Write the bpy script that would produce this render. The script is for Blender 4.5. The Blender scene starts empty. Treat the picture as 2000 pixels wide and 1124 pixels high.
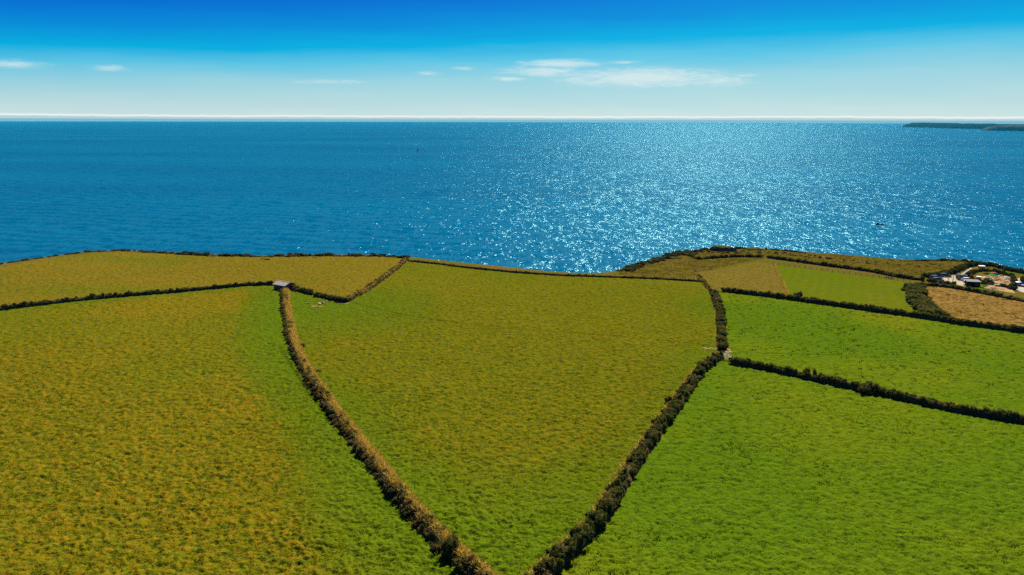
import bpy, bmesh, math, random
import numpy as np
from mathutils import Matrix, Vector, Euler
from mathutils.geometry import delaunay_2d_cdt

R = math.radians
rng = np.random.default_rng(7)
random.seed(7)
scene = bpy.context.scene
col = scene.collection

# ------------------------------------------------------------------ camera
CAM_Z = 140.0
FPX = 1333.3                     # focal length in pixels of the 2000 px wide photograph
cam_d = bpy.data.cameras.new('camera')
cam_d.sensor_width = 36.0
cam_d.lens = 36.0 * FPX / 2000.0
cam_d.clip_start = 0.5
cam_d.clip_end = 200000.0
cam = bpy.data.objects.new('camera', cam_d)
col.objects.link(cam)
ROLL = 0.15
CAM_M = Matrix.Rotation(R(90 - 13.80), 4, 'X') @ Matrix.Rotation(R(ROLL), 4, 'Z')
cam.matrix_world = Matrix.Translation((0, 0, CAM_Z)) @ CAM_M
scene.camera = cam

# ------------------------------------------------------------------ light
SUN_AZ, SUN_EL = 16.0, 36.0      # degrees clockwise from +Y, degrees above the horizon
sun_d = bpy.data.lights.new('sun', 'SUN')
sun_d.energy = 4.2
sun_d.angle = R(0.53)
sun_d.color = (1.0, 0.90, 0.74)
sun = bpy.data.objects.new('sun', sun_d)
col.objects.link(sun)
sdir = Vector((math.sin(R(SUN_AZ)) * math.cos(R(SUN_EL)), math.cos(R(SUN_AZ)) * math.cos(R(SUN_EL)), math.sin(R(SUN_EL))))
sun.rotation_euler = sdir.to_track_quat('Z', 'Y').to_euler()
sun.location = (60, 200, 400)

scene.view_settings.view_transform = 'Standard'
scene.view_settings.look = 'None'
scene.view_settings.exposure = 1.3
scene.view_settings.gamma = 1.0
scene.view_settings.use_curve_mapping = False
scene.render.engine = 'CYCLES'
scene.cycles.use_denoising = False
scene.cycles.use_adaptive_sampling = False
scene.cycles.max_bounces = 5
scene.cycles.diffuse_bounces = 2
scene.cycles.glossy_bounces = 2
scene.cycles.transmission_bounces = 3
scene.cycles.volume_bounces = 0
scene.cycles.transparent_max_bounces = 6
scene.cycles.caustics_reflective = False
scene.cycles.caustics_refractive = False
scene.cycles.sample_clamp_direct = 3.0
scene.cycles.sample_clamp_indirect = 3.0

# ------------------------------------------------------------------ node helpers
class NT:
    def __init__(self, tree):
        self.t = tree
        tree.nodes.clear()
    def n(self, kind, **kw):
        nd = self.t.nodes.new(kind)
        for k, v in kw.items():
            if k == 'ins':
                for kk, vv in v.items():
                    if isinstance(vv, bpy.types.NodeSocket):
                        self.t.links.new(vv, nd.inputs[kk])
                    else:
                        nd.inputs[kk].default_value = vv
            else:
                setattr(nd, k, v)
        return nd
    def math(self, op, a, b=None, c=None, clamp=False):
        nd = self.n('ShaderNodeMath', operation=op, use_clamp=clamp)
        for i, v in enumerate((a, b, c)):
            if v is None: continue
            if isinstance(v, bpy.types.NodeSocket): self.t.links.new(v, nd.inputs[i])
            else: nd.inputs[i].default_value = v
        return nd.outputs[0]
    def mix(self, fac, a, b, blend='MIX'):
        nd = self.n('ShaderNodeMix', data_type='RGBA', blend_type=blend)
        for i, v in ((0, fac), (6, a), (7, b)):
            if isinstance(v, bpy.types.NodeSocket): self.t.links.new(v, nd.inputs[i])
            elif i == 0: nd.inputs[0].default_value = v
            else: nd.inputs[i].default_value = (*v, 1.0) if len(v) == 3 else v
        return nd.outputs[2]
    def noise(self, vec, scale, detail=3.0, rough=0.55, dist=0.0, out=0):
        nd = self.n('ShaderNodeTexNoise', ins={'Scale': scale, 'Detail': detail, 'Roughness': rough, 'Distortion': dist})
        if vec is not None: self.t.links.new(vec, nd.inputs['Vector'])
        return nd.outputs[out]
    def rng(self, v, a, b, c=0.0, d=1.0, smooth=False):
        nd = self.n('ShaderNodeMapRange', interpolation_type='SMOOTHSTEP' if smooth else 'LINEAR')
        self.t.links.new(v, nd.inputs[0])
        for i, x in enumerate((a, b, c, d)): nd.inputs[i + 1].default_value = x
        return nd.outputs[0]
    def mapping(self, vec, rot=(0, 0, 0), scale=(1, 1, 1), loc=(0, 0, 0)):
        nd = self.n('ShaderNodeMapping', ins={'Rotation': rot, 'Scale': scale, 'Location': loc})
        self.t.links.new(vec, nd.inputs['Vector'])
        return nd.outputs[0]
    def ramp(self, fac, stops, interp='LINEAR'):
        nd = self.n('ShaderNodeValToRGB')
        self.t.links.new(fac, nd.inputs[0])
        cr = nd.color_ramp
        cr.interpolation = interp
        while len(cr.elements) < len(stops): cr.elements.new(0.5)
        for e, (p, c) in zip(cr.elements, stops):
            e.position = p
            e.color = (*c, 1.0)
        return nd.outputs[0]

def srgb(r, g, b):
    f = lambda c: (c / 255 / 12.92) if c <= 10 else ((c / 255 + 0.055) / 1.055) ** 2.4
    return (f(r), f(g), f(b))

# ------------------------------------------------------------------ sky
EXPO = 2.0 ** 1.3
def sk(r, g, b):
    c = srgb(r, g, b)
    return tuple(x / EXPO for x in c)
world = bpy.data.worlds.new('World')
scene.world = world
world.use_nodes = True
W = NT(world.node_tree)
tc = W.n('ShaderNodeTexCoord').outputs['Generated']
sep = W.n('ShaderNodeSeparateXYZ')
W.t.links.new(tc, sep.inputs[0])
az = W.math('ARCTAN2', sep.outputs[0], sep.outputs[1])              # radians, 0 ahead, + to the right
el = W.math('ARCSINE', sep.outputs[2])                              # radians
sunside = W.math('COSINE', W.math('SUBTRACT', az, R(32)))           # the haze reaches higher towards the sun's side
hz = W.math('ADD', 1.0, W.math('MULTIPLY', W.math('SUBTRACT', 0.80, sunside), 0.55))
ell = W.math('MULTIPLY', el, hz)
uv = W.n('ShaderNodeCombineXYZ', ins={0: az, 1: el})
haze_n = W.noise(W.mapping(uv.outputs[0], scale=(1.5, 14, 1)), 3.0, 3.0)
ell = W.math('ADD', ell, W.math('MULTIPLY', W.math('SUBTRACT', haze_n, 0.5), 0.020))
t = W.rng(ell, 0.0, 0.40)
base = W.ramp(t, [(0.0, sk(214, 230, 228)), (0.055, sk(190, 220, 224)), (0.135, sk(156, 210, 223)), (0.195, sk(96, 196, 226)),
                  (0.25, sk(0, 172, 222)), (0.32, sk(0, 136, 214)), (0.42, sk(0, 96, 206)), (0.62, sk(0, 74, 186)), (0.8, sk(0, 62, 160)), (1.0, sk(4, 54, 140))])
nish = W.n('ShaderNodeTexSky', sky_type='NISHITA', sun_disc=False, sun_elevation=R(SUN_EL), sun_rotation=R(SUN_AZ), altitude=140.0)
skyc = W.mix(0.06, base, W.mix(1.0, nish.outputs[0], (0.004, 0.03, 0.05), 'MULTIPLY'))
# wisps of cloud low over the sea
def blob(cx, cy, rx, ry, soft=1.0):
    d = (CAM_M.to_3x3() @ Vector(((cx - 1000) / FPX, -(cy - 562) / FPX, -1.0))).normalized()
    a = math.atan2(d.x, d.y)
    e = math.asin(d.z)
    rx, ry = rx * math.cos(a) ** 2, ry * math.cos(a)
    dx = W.math('DIVIDE', W.math('SUBTRACT', az, a), rx / FPX)
    dy = W.math('DIVIDE', W.math('SUBTRACT', el, e), ry / FPX)
    d = W.math('SQRT', W.math('ADD', W.math('MULTIPLY', dx, dx), W.math('MULTIPLY', dy, dy)))
    return W.math('MULTIPLY', W.math('SUBTRACT', 1.0, d, clamp=True), soft)
cm = None
for b in [(1250, 152, 235, 26, 1.35), (1095, 125, 110, 12, 1.3), (1400, 160, 110, 17, 1.0), (1070, 140, 130, 16, 1.15), (990, 154, 60, 7, 0.95), (1215, 122, 55, 6, 0.8), (835, 144, 45, 8, 0.8), (905, 134, 34, 6, 0.8),
          (640, 160, 130, 8, 0.62), (30, 126, 100, 13, 0.95), (210, 134, 70, 10, 0.75), (1455, 148, 50, 6, 0.8)]:
    m = blob(*b)
    cm = m if cm is None else W.math('MAXIMUM', cm, m)
cn = W.noise(W.mapping(uv.outputs[0], rot=(0, 0, R(-3)), scale=(1.0, 5.0, 1)), 30.0, 7.0, 0.68, 1.0)
cl = W.math('MULTIPLY', W.rng(W.math('ADD', W.math('MULTIPLY', cm, 0.75), W.math('MULTIPLY', W.math('SUBTRACT', cn, 0.5), 1.5)), 0.16, 0.95, smooth=True), W.rng(cm, 0.0, 0.25))
skyc = W.mix(W.math('MULTIPLY', cl, 0.66), skyc, sk(226, 240, 240))
soft = W.rng(cm, 0.05, 1.3, 0.0, 0.45, smooth=True)
skyc = W.mix(W.math('MULTIPLY', soft, W.rng(cn, 0.25, 0.7, 0.5, 1.0)), skyc, sk(214, 234, 236))
# low bank of cloud standing on the horizon all round
topn = W.noise(W.mapping(uv.outputs[0], scale=(1, 0, 0)), 42.0, 4.0, 0.6)
topb = W.noise(W.mapping(uv.outputs[0], scale=(1, 0, 0)), 4.0, 2.0, 0.5)
top_e = W.math('ADD', 0.0050, W.math('ADD', W.math('MULTIPLY', W.math('SUBTRACT', topn, 0.5), 0.0030), W.math('MULTIPLY', W.math('SUBTRACT', topb, 0.5), 0.004)))
rel = W.math('SUBTRACT', top_e, el)
bank = W.rng(rel, -0.0012, 0.0008, smooth=True)
bankc = W.mix(W.rng(rel, 0.0008, 0.0030, smooth=True), sk(250, 252, 248), sk(176, 206, 212))
skyc = W.mix(W.math('MULTIPLY', bank, 0.75), skyc, bankc)
bg = W.n('ShaderNodeBackground', ins={'Color': skyc, 'Strength': 1.0})
wo = W.n('ShaderNodeOutputWorld')
W.t.links.new(bg.outputs[0], wo.inputs['Surface'])

# ------------------------------------------------------------------ lie of the land
def G(x, y):
    """height of the farmland (before the cliffs) above the sea"""
    x = np.asarray(x, float); y = np.asarray(y, float)
    return 95.0 - 0.06 * y + 0.45 * np.sin(x / 43 + 1) * np.sin(y / 37 + .5) + 0.2 * np.sin(x / 19 + y / 23)

def px_ray(px, py):
    d = CAM_M.to_3x3() @ Vector(((px - 1000) / FPX, -(py - 562) / FPX, -1.0))
    return d
def at(px, py):
    """the place on the farmland seen at a pixel of the photograph, as (x, y)"""
    d = px_ray(px, py)
    z = 80.0
    for _ in range(25):
        s = (z - CAM_Z) / d.z
        z = float(G(d.x * s, d.y * s))
    return np.array([d.x * s, d.y * s])
def sea_at(px, py):
    d = px_ray(px, py)
    s = -CAM_Z / d.z
    return np.array([d.x * s, d.y * s])
def pts(*pp):
    return np.array([at(*p) for p in pp])
def resample(P, step):
    seg = np.linalg.norm(np.diff(P, axis=0), axis=1)
    L = np.concatenate([[0], np.cumsum(seg)])
    n = max(2, int(L[-1] / step) + 1)
    s = np.linspace(0, L[-1], n)
    return np.stack([np.interp(s, L, P[:, 0]), np.interp(s, L, P[:, 1])], 1)
def smooth(P, step=1.0, it=8):
    Q = resample(P, step)
    for _ in range(it):
        Q[1:-1] = Q[1:-1] * 0.5 + (Q[:-2] + Q[2:]) * 0.25
    return Q
def dist_poly(X, Y, P, signed=False):
    X = np.asarray(X, float); Y = np.asarray(Y, float)
    if X.size <= 64 and len(P) > 12:
        A = P[:-1]; AB = P[1:] - A
        x = X.reshape(-1, 1); y = Y.reshape(-1, 1)
        tt = np.clip(((x - A[:, 0]) * AB[:, 0] + (y - A[:, 1]) * AB[:, 1]) / ((AB ** 2).sum(1) + 1e-9), 0, 1)
        dd = (x - A[:, 0] - tt * AB[:, 0]) ** 2 + (y - A[:, 1] - tt * AB[:, 1]) ** 2
        k = dd.argmin(1); i = np.arange(len(k))
        r = np.sqrt(dd[i, k])
        if signed: r = r * np.sign((AB[:, 0] * (y - A[:, 1]) - AB[:, 1] * (x - A[:, 0]))[i, k])
        return r.reshape(X.shape)
    best = np.full(X.shape, 1e9)
    sgn = np.ones(X.shape)
    for a, b in zip(P[:-1], P[1:]):
        ab = b - a
        L2 = ab @ ab + 1e-9
        tt = np.clip(((X - a[0]) * ab[0] + (Y - a[1]) * ab[1]) / L2, 0, 1)
        dx = X - (a[0] + tt * ab[0]); dy = Y - (a[1] + tt * ab[1])
        d = dx * dx + dy * dy
        m = d < best
        best = np.where(m, d, best)
        if signed:
            c = ab[0] * (Y - a[1]) - ab[1] * (X - a[0])
            sgn = np.where(m, np.sign(c), sgn)
    return np.sqrt(best) * (sgn if signed else 1)
def inside(X, Y, P):
    r = np.zeros(X.shape, bool)
    n = len(P)
    j = n - 1
    for i in range(n):
        xi, yi = P[i]; xj, yj = P[j]
        if yi != yj:
            r ^= ((yi > Y) != (yj > Y)) & (X < (xj - xi) * (Y - yi) / (yj - yi) + xi)
        j = i
    return r
def vnoise(x, y, s, seed=0):
    """cheap smooth value noise, numpy"""
    x = np.asarray(x, float) / s; y = np.asarray(y, float) / s
    xi = np.floor(x).astype(int); yi = np.floor(y).astype(int)
    fx = x - xi; fy = y - yi
    fx = fx * fx * (3 - 2 * fx); fy = fy * fy * (3 - 2 * fy)
    def h(a, b):
        v = np.sin(a * 127.1 + b * 311.7 + seed * 74.7) * 43758.5453
        return v - np.floor(v)
    return (h(xi, yi) * (1 - fx) + h(xi + 1, yi) * fx) * (1 - fy) + (h(xi, yi + 1) * (1 - fx) + h(xi + 1, yi + 1) * fx) * fy

# ------------------------------------------------------------------ object helpers
def tag(o, label=None, cat=None, group=None, kind=None):
    if label: o['label'] = label
    if cat: o['category'] = cat
    if group: o['group'] = group
    if kind: o['kind'] = kind
    return o
def link(name, me, mat=None, parent=None, loc=None, rot=None, scale=None):
    o = bpy.data.objects.new(name, me)
    col.objects.link(o)
    if mat is not None and me is not None and len(me.materials) == 0: me.materials.append(mat)
    if parent: o.parent = parent
    if loc is not None: o.location = loc
    if rot is not None: o.rotation_euler = rot
    if scale is not None: o.scale = scale
    return o
def empty(name, loc, rz=0.0):
    o = bpy.data.objects.new(name, None)
    o.empty_display_size = 0.5
    col.objects.link(o)
    o.location = loc
    o.rotation_euler = (0, 0, rz)
    return o
def np_mesh(name, V, F, smooth_=False, attrs=None):
    """V (n,3), F (m,k) with k = 3 or 4"""
    V = np.ascontiguousarray(V, np.float32); F = np.ascontiguousarray(F, np.int32)
    me = bpy.data.meshes.new(name)
    me.vertices.add(len(V)); me.vertices.foreach_set('co', V.ravel())
    k = F.shape[1]
    me.loops.add(F.size); me.loops.foreach_set('vertex_index', F.ravel())
    me.polygons.add(len(F))
    me.polygons.foreach_set('loop_start', np.arange(0, F.size, k, dtype=np.int32))
    me.polygons.foreach_set('loop_total', np.full(len(F), k, np.int32))
    if smooth_: me.polygons.foreach_set('use_smooth', np.ones(len(F), bool))
    for an, av in (attrs or {}).items():
        a = me.attributes.new(an, 'FLOAT', 'POINT')
        a.data.foreach_set('value', np.ascontiguousarray(av, np.float32))
    me.update(calc_edges=True)
    me.validate()
    return me
def bm_mesh(name, bm, smooth_=False):
    me = bpy.data.meshes.new(name)
    bmesh.ops.recalc_face_normals(bm, faces=bm.faces)
    bm.to_mesh(me); bm.free()
    if smooth_:
        me.polygons.foreach_set('use_smooth', np.ones(len(me.polygons), bool))
    return me
def bm_box(bm, c, s, rot=None, bevel=0.0):
    r = bmesh.ops.create_cube(bm, size=1.0)
    vs = r['verts']
    bmesh.ops.scale(bm, vec=s, verts=vs)
    if rot is not None: bmesh.ops.rotate(bm, cent=(0, 0, 0), matrix=Euler(rot).to_matrix(), verts=vs)
    bmesh.ops.translate(bm, vec=c, verts=vs)
    if bevel:
        es = {e for v in vs for e in v.link_edges}
        bmesh.ops.bevel(bm, geom=list(es), offset=bevel, segments=1, affect='EDGES')
    return vs
def box_part(name, c, s, mat, parent, rot=None, bevel=0.0):
    bm = bmesh.new(); bm_box(bm, c, s, rot, bevel)
    return link(name, bm_mesh(name, bm), mat, parent)
def cyl_part(name, c, r, h, mat, parent, axis='Z', r2=None, seg=12):
    bm = bmesh.new()
    bmesh.ops.create_cone(bm, cap_ends=True, segments=seg, radius1=r, radius2=r if r2 is None else r2, depth=h)
    if axis == 'Y': bmesh.ops.rotate(bm, cent=(0, 0, 0), matrix=Matrix.Rotation(R(90), 3, 'X'), verts=bm.verts)
    if axis == 'X': bmesh.ops.rotate(bm, cent=(0, 0, 0), matrix=Matrix.Rotation(R(90), 3, 'Y'), verts=bm.verts)
    bmesh.ops.translate(bm, vec=c, verts=bm.verts)
    return link(name, bm_mesh(name, bm), mat, parent)

# ------------------------------------------------------------------ materials
def new_mat(name):
    m = bpy.data.materials.new(name)
    m.use_nodes = True
    return m, NT(m.node_tree)
def finish(N, sh):
    o = N.n('ShaderNodeOutputMaterial')
    N.t.links.new(sh, o.inputs['Surface'])
def plain(name, c, rough=0.7, metal=0.0, var=0.25, scale=1.5, bump=0.2, spec=0.4):
    m, N = new_mat(name)
    p = N.n('ShaderNodeTexCoord').outputs['Object']
    n1 = N.noise(p, scale, 5.0, 0.6)
    v = N.rng(n1, 0.25, 0.75, 1 - var, 1 + var)
    cc = N.n('ShaderNodeCombineXYZ', ins={0: v, 1: v, 2: v})
    c2 = N.mix(1.0, c, cc.outputs[0], 'MULTIPLY')
    bs = N.n('ShaderNodeBsdfPrincipled', ins={'Base Color': c2, 'Roughness': rough, 'Metallic': metal, 'Specular IOR Level': spec})
    if bump:
        b = N.n('ShaderNodeBump', ins={'Height': N.noise(p, scale * 6, 4.0), 'Strength': bump, 'Distance': 0.03})
        N.t.links.new(b.outputs[0], bs.inputs['Normal'])
    finish(N, bs.outputs[0])
    return m
def glass(name, c=(0.02, 0.025, 0.03)):
    m, N = new_mat(name)
    bs = N.n('ShaderNodeBsdfPrincipled', ins={'Base Color': (*c, 1), 'Roughness': 0.06, 'Specular IOR Level': 0.6})
    finish(N, bs.outputs[0])
    return m
def paint(name, c, rough=0.25, metal=0.0):
    m, N = new_mat(name)
    bs = N.n('ShaderNodeBsdfPrincipled', ins={'Base Color': (*c, 1), 'Roughness': rough, 'Metallic': metal, 'Coat Weight': 0.6, 'Coat Roughness': 0.08})
    finish(N, bs.outputs[0])
    return m

def grass_mat(name, green, lush, ochre, dark, dry=0.0, s=1.0, translucent=0.0, bump=0.8, rows=None):
    """pasture: patches of dry and fresh grass at several sizes; 'lush' and 'tint' come from the mesh"""
    m, N = new_mat(name)
    P = N.n('ShaderNodeNewGeometry').outputs['Position']
    P2 = N.mapping(P, scale=(1, 1, 0.0))
    big = N.noise(P2, 0.016 * s, 3.0, 0.55, 0.4)
    mid = N.noise(P2, 0.11 * s, 4.0, 0.6, 0.5)
    fine = N.noise(P2, 0.75 * s, 4.0, 0.65)
    tiny = N.noise(P2, 4.5, 3.0, 0.6)
    at_l = N.n('ShaderNodeAttribute', attribute_name='lush').outputs['Fac']
    at_t = N.n('ShaderNodeAttribute', attribute_name='tint').outputs['Fac']
    mask = N.math('ADD', N.math('ADD', N.math('MULTIPLY', big, 0.32), N.math('MULTIPLY', mid, 0.45)), N.math('MULTIPLY', fine, 1.80))
    mask = N.math('ADD', N.math('SUBTRACT', mask, N.math('MULTIPLY', at_l, 0.75)), dry)
    dm = N.math('MULTIPLY', N.rng(mask, 1.10, 1.75, smooth=True), 0.75)
    g = N.mix(at_l, green, lush)
    g = N.mix(N.rng(mid, 0.35, 0.7), g, N.mix(0.35, g, lush))
    c = N.mix(dm, g, ochre)
    if rows:
        ang, freq, amt = rows
        wv = N.n('ShaderNodeTexWave', wave_type='BANDS', bands_direction='X', ins={'Scale': freq, 'Distortion': 1.2, 'Detail': 2.0, 'Detail Scale': 0.6})
        N.t.links.new(N.mapping(P2, rot=(0, 0, ang)), wv.inputs['Vector'])
        c = N.mix(N.math('MULTIPLY', wv.outputs['Fac'], amt), c, dark)
    dk = N.rng(N.math('ADD', N.math('MULTIPLY', fine, 0.5), N.math('MULTIPLY', tiny, 0.5)), 0.34, 0.50, 0.55, 0.0, smooth=True)
    c = N.mix(dk, c, dark)
    c = N.mix(N.rng(fine, 0.33, 0.47, 0.55, 0.0, smooth=True), c, dark)
    v = N.math('MULTIPLY', N.rng(tiny, 0.25, 0.75, 0.75, 1.25), at_t)
    vv = N.n('ShaderNodeCombineXYZ', ins={0: v, 1: v, 2: v}).outputs[0]
    c = N.mix(1.0, c, vv, 'MULTIPLY')
    df = N.n('ShaderNodeBsdfDiffuse', ins={'Color': c})
    sh = df.outputs[0]
    if bump:
        hh = N.math('ADD', N.math('MULTIPLY', fine, 1.0), N.math('MULTIPLY', tiny, 0.35))
        b = N.n('ShaderNodeBump', ins={'Height': hh, 'Strength': bump, 'Distance': 0.55})
        N.t.links.new(b.outputs[0], df.inputs['Normal'])
    if translucent:
        tr = N.n('ShaderNodeBsdfTranslucent', ins={'Color': N.mix(1.0, c, (1.3, 1.25, 0.8), 'MULTIPLY')})
        mx = N.n('ShaderNodeMixShader', ins={0: translucent})
        N.t.links.new(sh, mx.inputs[1]); N.t.links.new(tr.outputs[0], mx.inputs[2])
        sh = mx.outputs[0]
    finish(N, sh)
    return m

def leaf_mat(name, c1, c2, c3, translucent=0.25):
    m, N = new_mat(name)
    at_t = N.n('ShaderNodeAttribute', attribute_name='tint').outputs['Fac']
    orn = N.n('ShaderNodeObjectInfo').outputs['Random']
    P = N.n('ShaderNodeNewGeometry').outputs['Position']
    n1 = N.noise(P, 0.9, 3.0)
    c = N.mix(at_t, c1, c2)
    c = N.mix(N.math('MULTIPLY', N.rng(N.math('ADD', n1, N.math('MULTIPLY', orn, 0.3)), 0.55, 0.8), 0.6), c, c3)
    df = N.n('ShaderNodeBsdfDiffuse', ins={'Color': c})
    tr = N.n('ShaderNodeBsdfTranslucent', ins={'Color': c})
    mx = N.n('ShaderNodeMixShader', ins={0: translucent})
    N.t.links.new(df.outputs[0], mx.inputs[1]); N.t.links.new(tr.outputs[0], mx.inputs[2])
    finish(N, mx.outputs[0])
    return m

GREEN, LUSH, OCHRE, DARK = (0.097, 0.106, 0.0040), (0.074, 0.118, 0.0035), (0.215, 0.116, 0.0060), (0.026, 0.032, 0.0030)
def field_mats(name, green, lush, ochre, dark, dry, s=1.0, rows=None, bump=0.8):
    return (grass_mat(name, green, lush, ochre, dark, dry, s, 0.0, bump, rows),
            grass_mat(name + '_tuft', green, lush, ochre, dark, dry, s, 0.40, 0.0, rows))
M_CENTRE = field_mats('pasture_mixed', GREEN, LUSH, OCHRE, DARK, -0.07)
M_LEFT = field_mats('pasture_dry', GREEN, LUSH, OCHRE, DARK, 0.07)
M_COAST = field_mats('pasture_coast', (0.108, 0.102, 0.006), LUSH, (0.205, 0.112, 0.012), DARK, 0.10)
M_LUSH = field_mats('pasture_lush', (0.100, 0.134, 0.004), (0.066, 0.120, 0.0035), (0.150, 0.138, 0.005), (0.022, 0.038, 0.003), -0.02, bump=0.7)
M_CROP = field_mats('crop', (0.080, 0.102, 0.004), (0.086, 0.116, 0.004), (0.150, 0.122, 0.006), (0.050, 0.080, 0.003), 0.0, 0.6, rows=(R(26), 0.085, 0.20), bump=0.3)
M_STUB = field_mats('stubble', (0.165, 0.105, 0.022), (0.15, 0.10, 0.018), (0.285, 0.170, 0.050), (0.050, 0.030, 0.012), 0.0, 0.55)
M_ROUGH = field_mats('rough', (0.108, 0.095, 0.010), (0.085, 0.098, 0.007), (0.185, 0.110, 0.022), (0.034, 0.027, 0.006), 0.06)
M_LAWN = field_mats('lawn', (0.05, 0.11, 0.004), (0.05, 0.12, 0.003), (0.10, 0.10, 0.004), (0.02, 0.045, 0.003), -0.4, bump=0.3)

# cliffs and rough ground share one sheet: rock where it is steep
def terrain_mat():
    m = grass_mat('rough_terrain', (0.102, 0.086, 0.011), (0.08, 0.092, 0.007), (0.185, 0.104, 0.026), (0.034, 0.027, 0.006), 0.08)
    t_ = m.node_tree
    out = [n for n in t_.nodes if n.type == 'OUTPUT_MATERIAL'][0]
    old = out.inputs['Surface'].links[0].from_socket
    N = NT.__new__(NT); N.t = t_
    g = N.n('ShaderNodeNewGeometry')
    sp = N.n('ShaderNodeSeparateXYZ'); t_.links.new(g.outputs['True Normal'], sp.inputs[0])
    rock = N.n('ShaderNodeBsdfDiffuse', ins={'Color': N.mix(N.noise(g.outputs['Position'], 0.3, 6.0, 0.7), (0.05, 0.045, 0.035), (0.17, 0.15, 0.12))})
    mx = N.n('ShaderNodeMixShader', ins={0: N.rng(sp.outputs[2], 0.80, 0.62)})
    t_.links.new(old, mx.inputs[1]); t_.links.new(rock.outputs[0], mx.inputs[2])
    t_.links.new(mx.outputs[0], out.inputs['Surface'])
    return m
M_TERRAIN = terrain_mat()

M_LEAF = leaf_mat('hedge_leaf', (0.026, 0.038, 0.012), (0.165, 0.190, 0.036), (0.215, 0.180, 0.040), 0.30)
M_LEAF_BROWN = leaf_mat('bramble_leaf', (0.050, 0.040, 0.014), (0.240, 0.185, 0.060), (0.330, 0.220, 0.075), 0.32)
M_STRAW = leaf_mat('straw', (0.28, 0.18, 0.026), (0.66, 0.44, 0.085), (0.40, 0.31, 0.02), 0.40)
M_BANK = plain('hedge_bank', (0.070, 0.052, 0.018), 1.0, var=0.5, scale=0.8, bump=0.6, spec=0.0)
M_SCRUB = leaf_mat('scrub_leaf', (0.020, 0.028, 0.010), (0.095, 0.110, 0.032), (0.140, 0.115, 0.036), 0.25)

# ------------------------------------------------------------------ cliff edge and terrain
RIM_PX = [(-500, 560), (-250, 545), (-100, 530), (0, 516), (100, 501), (180, 491), (240, 489), (330, 494), (430, 499), (520, 500), (640, 498), (740, 499), (790, 502), (850, 509), (950, 519), (1050, 530), (1130, 535.5),
          (1200, 534), (1230, 527), (1270, 512), (1340, 492), (1385, 487), (1430, 485), (1500, 486), (1570, 493), (1650, 498), (1720, 505), (1790, 509), (1850, 508), (1900, 511), (1960, 522), (1990, 529), (2060, 533), (2200, 530), (2500, 540)]
RIM = smooth(pts(*RIM_PX), 4.0, 3)
gx = np.arange(-470, 471, 2.0); gy = np.arange(-60, 521, 2.0)
X, Y = np.meshgrid(gx, gy)
d = -dist_poly(X, Y, RIM, True)      # positive inland (the rim runs left to right)
g0 = G(X, Y)
off = np.maximum(0, -d)
rough = vnoise(X, Y, 9, 1) * 0.6 + vnoise(X, Y, 4, 2) * 0.4
drop = np.where(off < 14, off * off * 0.028, 5.5 + (off - 14) * (1.25 + 0.9 * rough))
drop = drop * (0.85 + 0.3 * rough)
Z = np.maximum(g0 - drop, -6.0)
ny, nx = X.shape
idx = np.arange(nx * ny).reshape(ny, nx)
F = np.stack([idx[:-1, :-1], idx[:-1, 1:], idx[1:, 1:], idx[1:, :-1]], -1).reshape(-1, 4)
F = F[(Z.ravel()[F] > -5.9).any(1)]
V = np.stack([X.ravel(), Y.ravel(), Z.ravel()], 1)
me = np_mesh('terrain', V, F, True, {'lush': vnoise(X, Y, 22, 5).ravel() * 0.35, 'tint': np.ones(V.shape[0])})
tag(link('terrain', me, M_TERRAIN), 'rough brown coastal ground and cliff top above the sea', 'ground', kind='structure')
def H(x, y):
    """height of the finished ground"""
    x = np.atleast_1d(np.asarray(x, float)); y = np.atleast_1d(np.asarray(y, float))
    o = np.zeros(x.shape)
    m = (y > 150) | (np.abs(x) > 300)
    if m.any(): o[m] = np.maximum(0, dist_poly(x[m], y[m], RIM, True))
    r = vnoise(x, y, 9, 1) * 0.6 + vnoise(x, y, 4, 2) * 0.4
    dr = np.where(o < 14, o * o * 0.028, 5.5 + (o - 14) * (1.25 + 0.9 * r)) * (0.85 + 0.3 * r)
    return np.maximum(G(x, y) - dr, -6.0)

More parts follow.
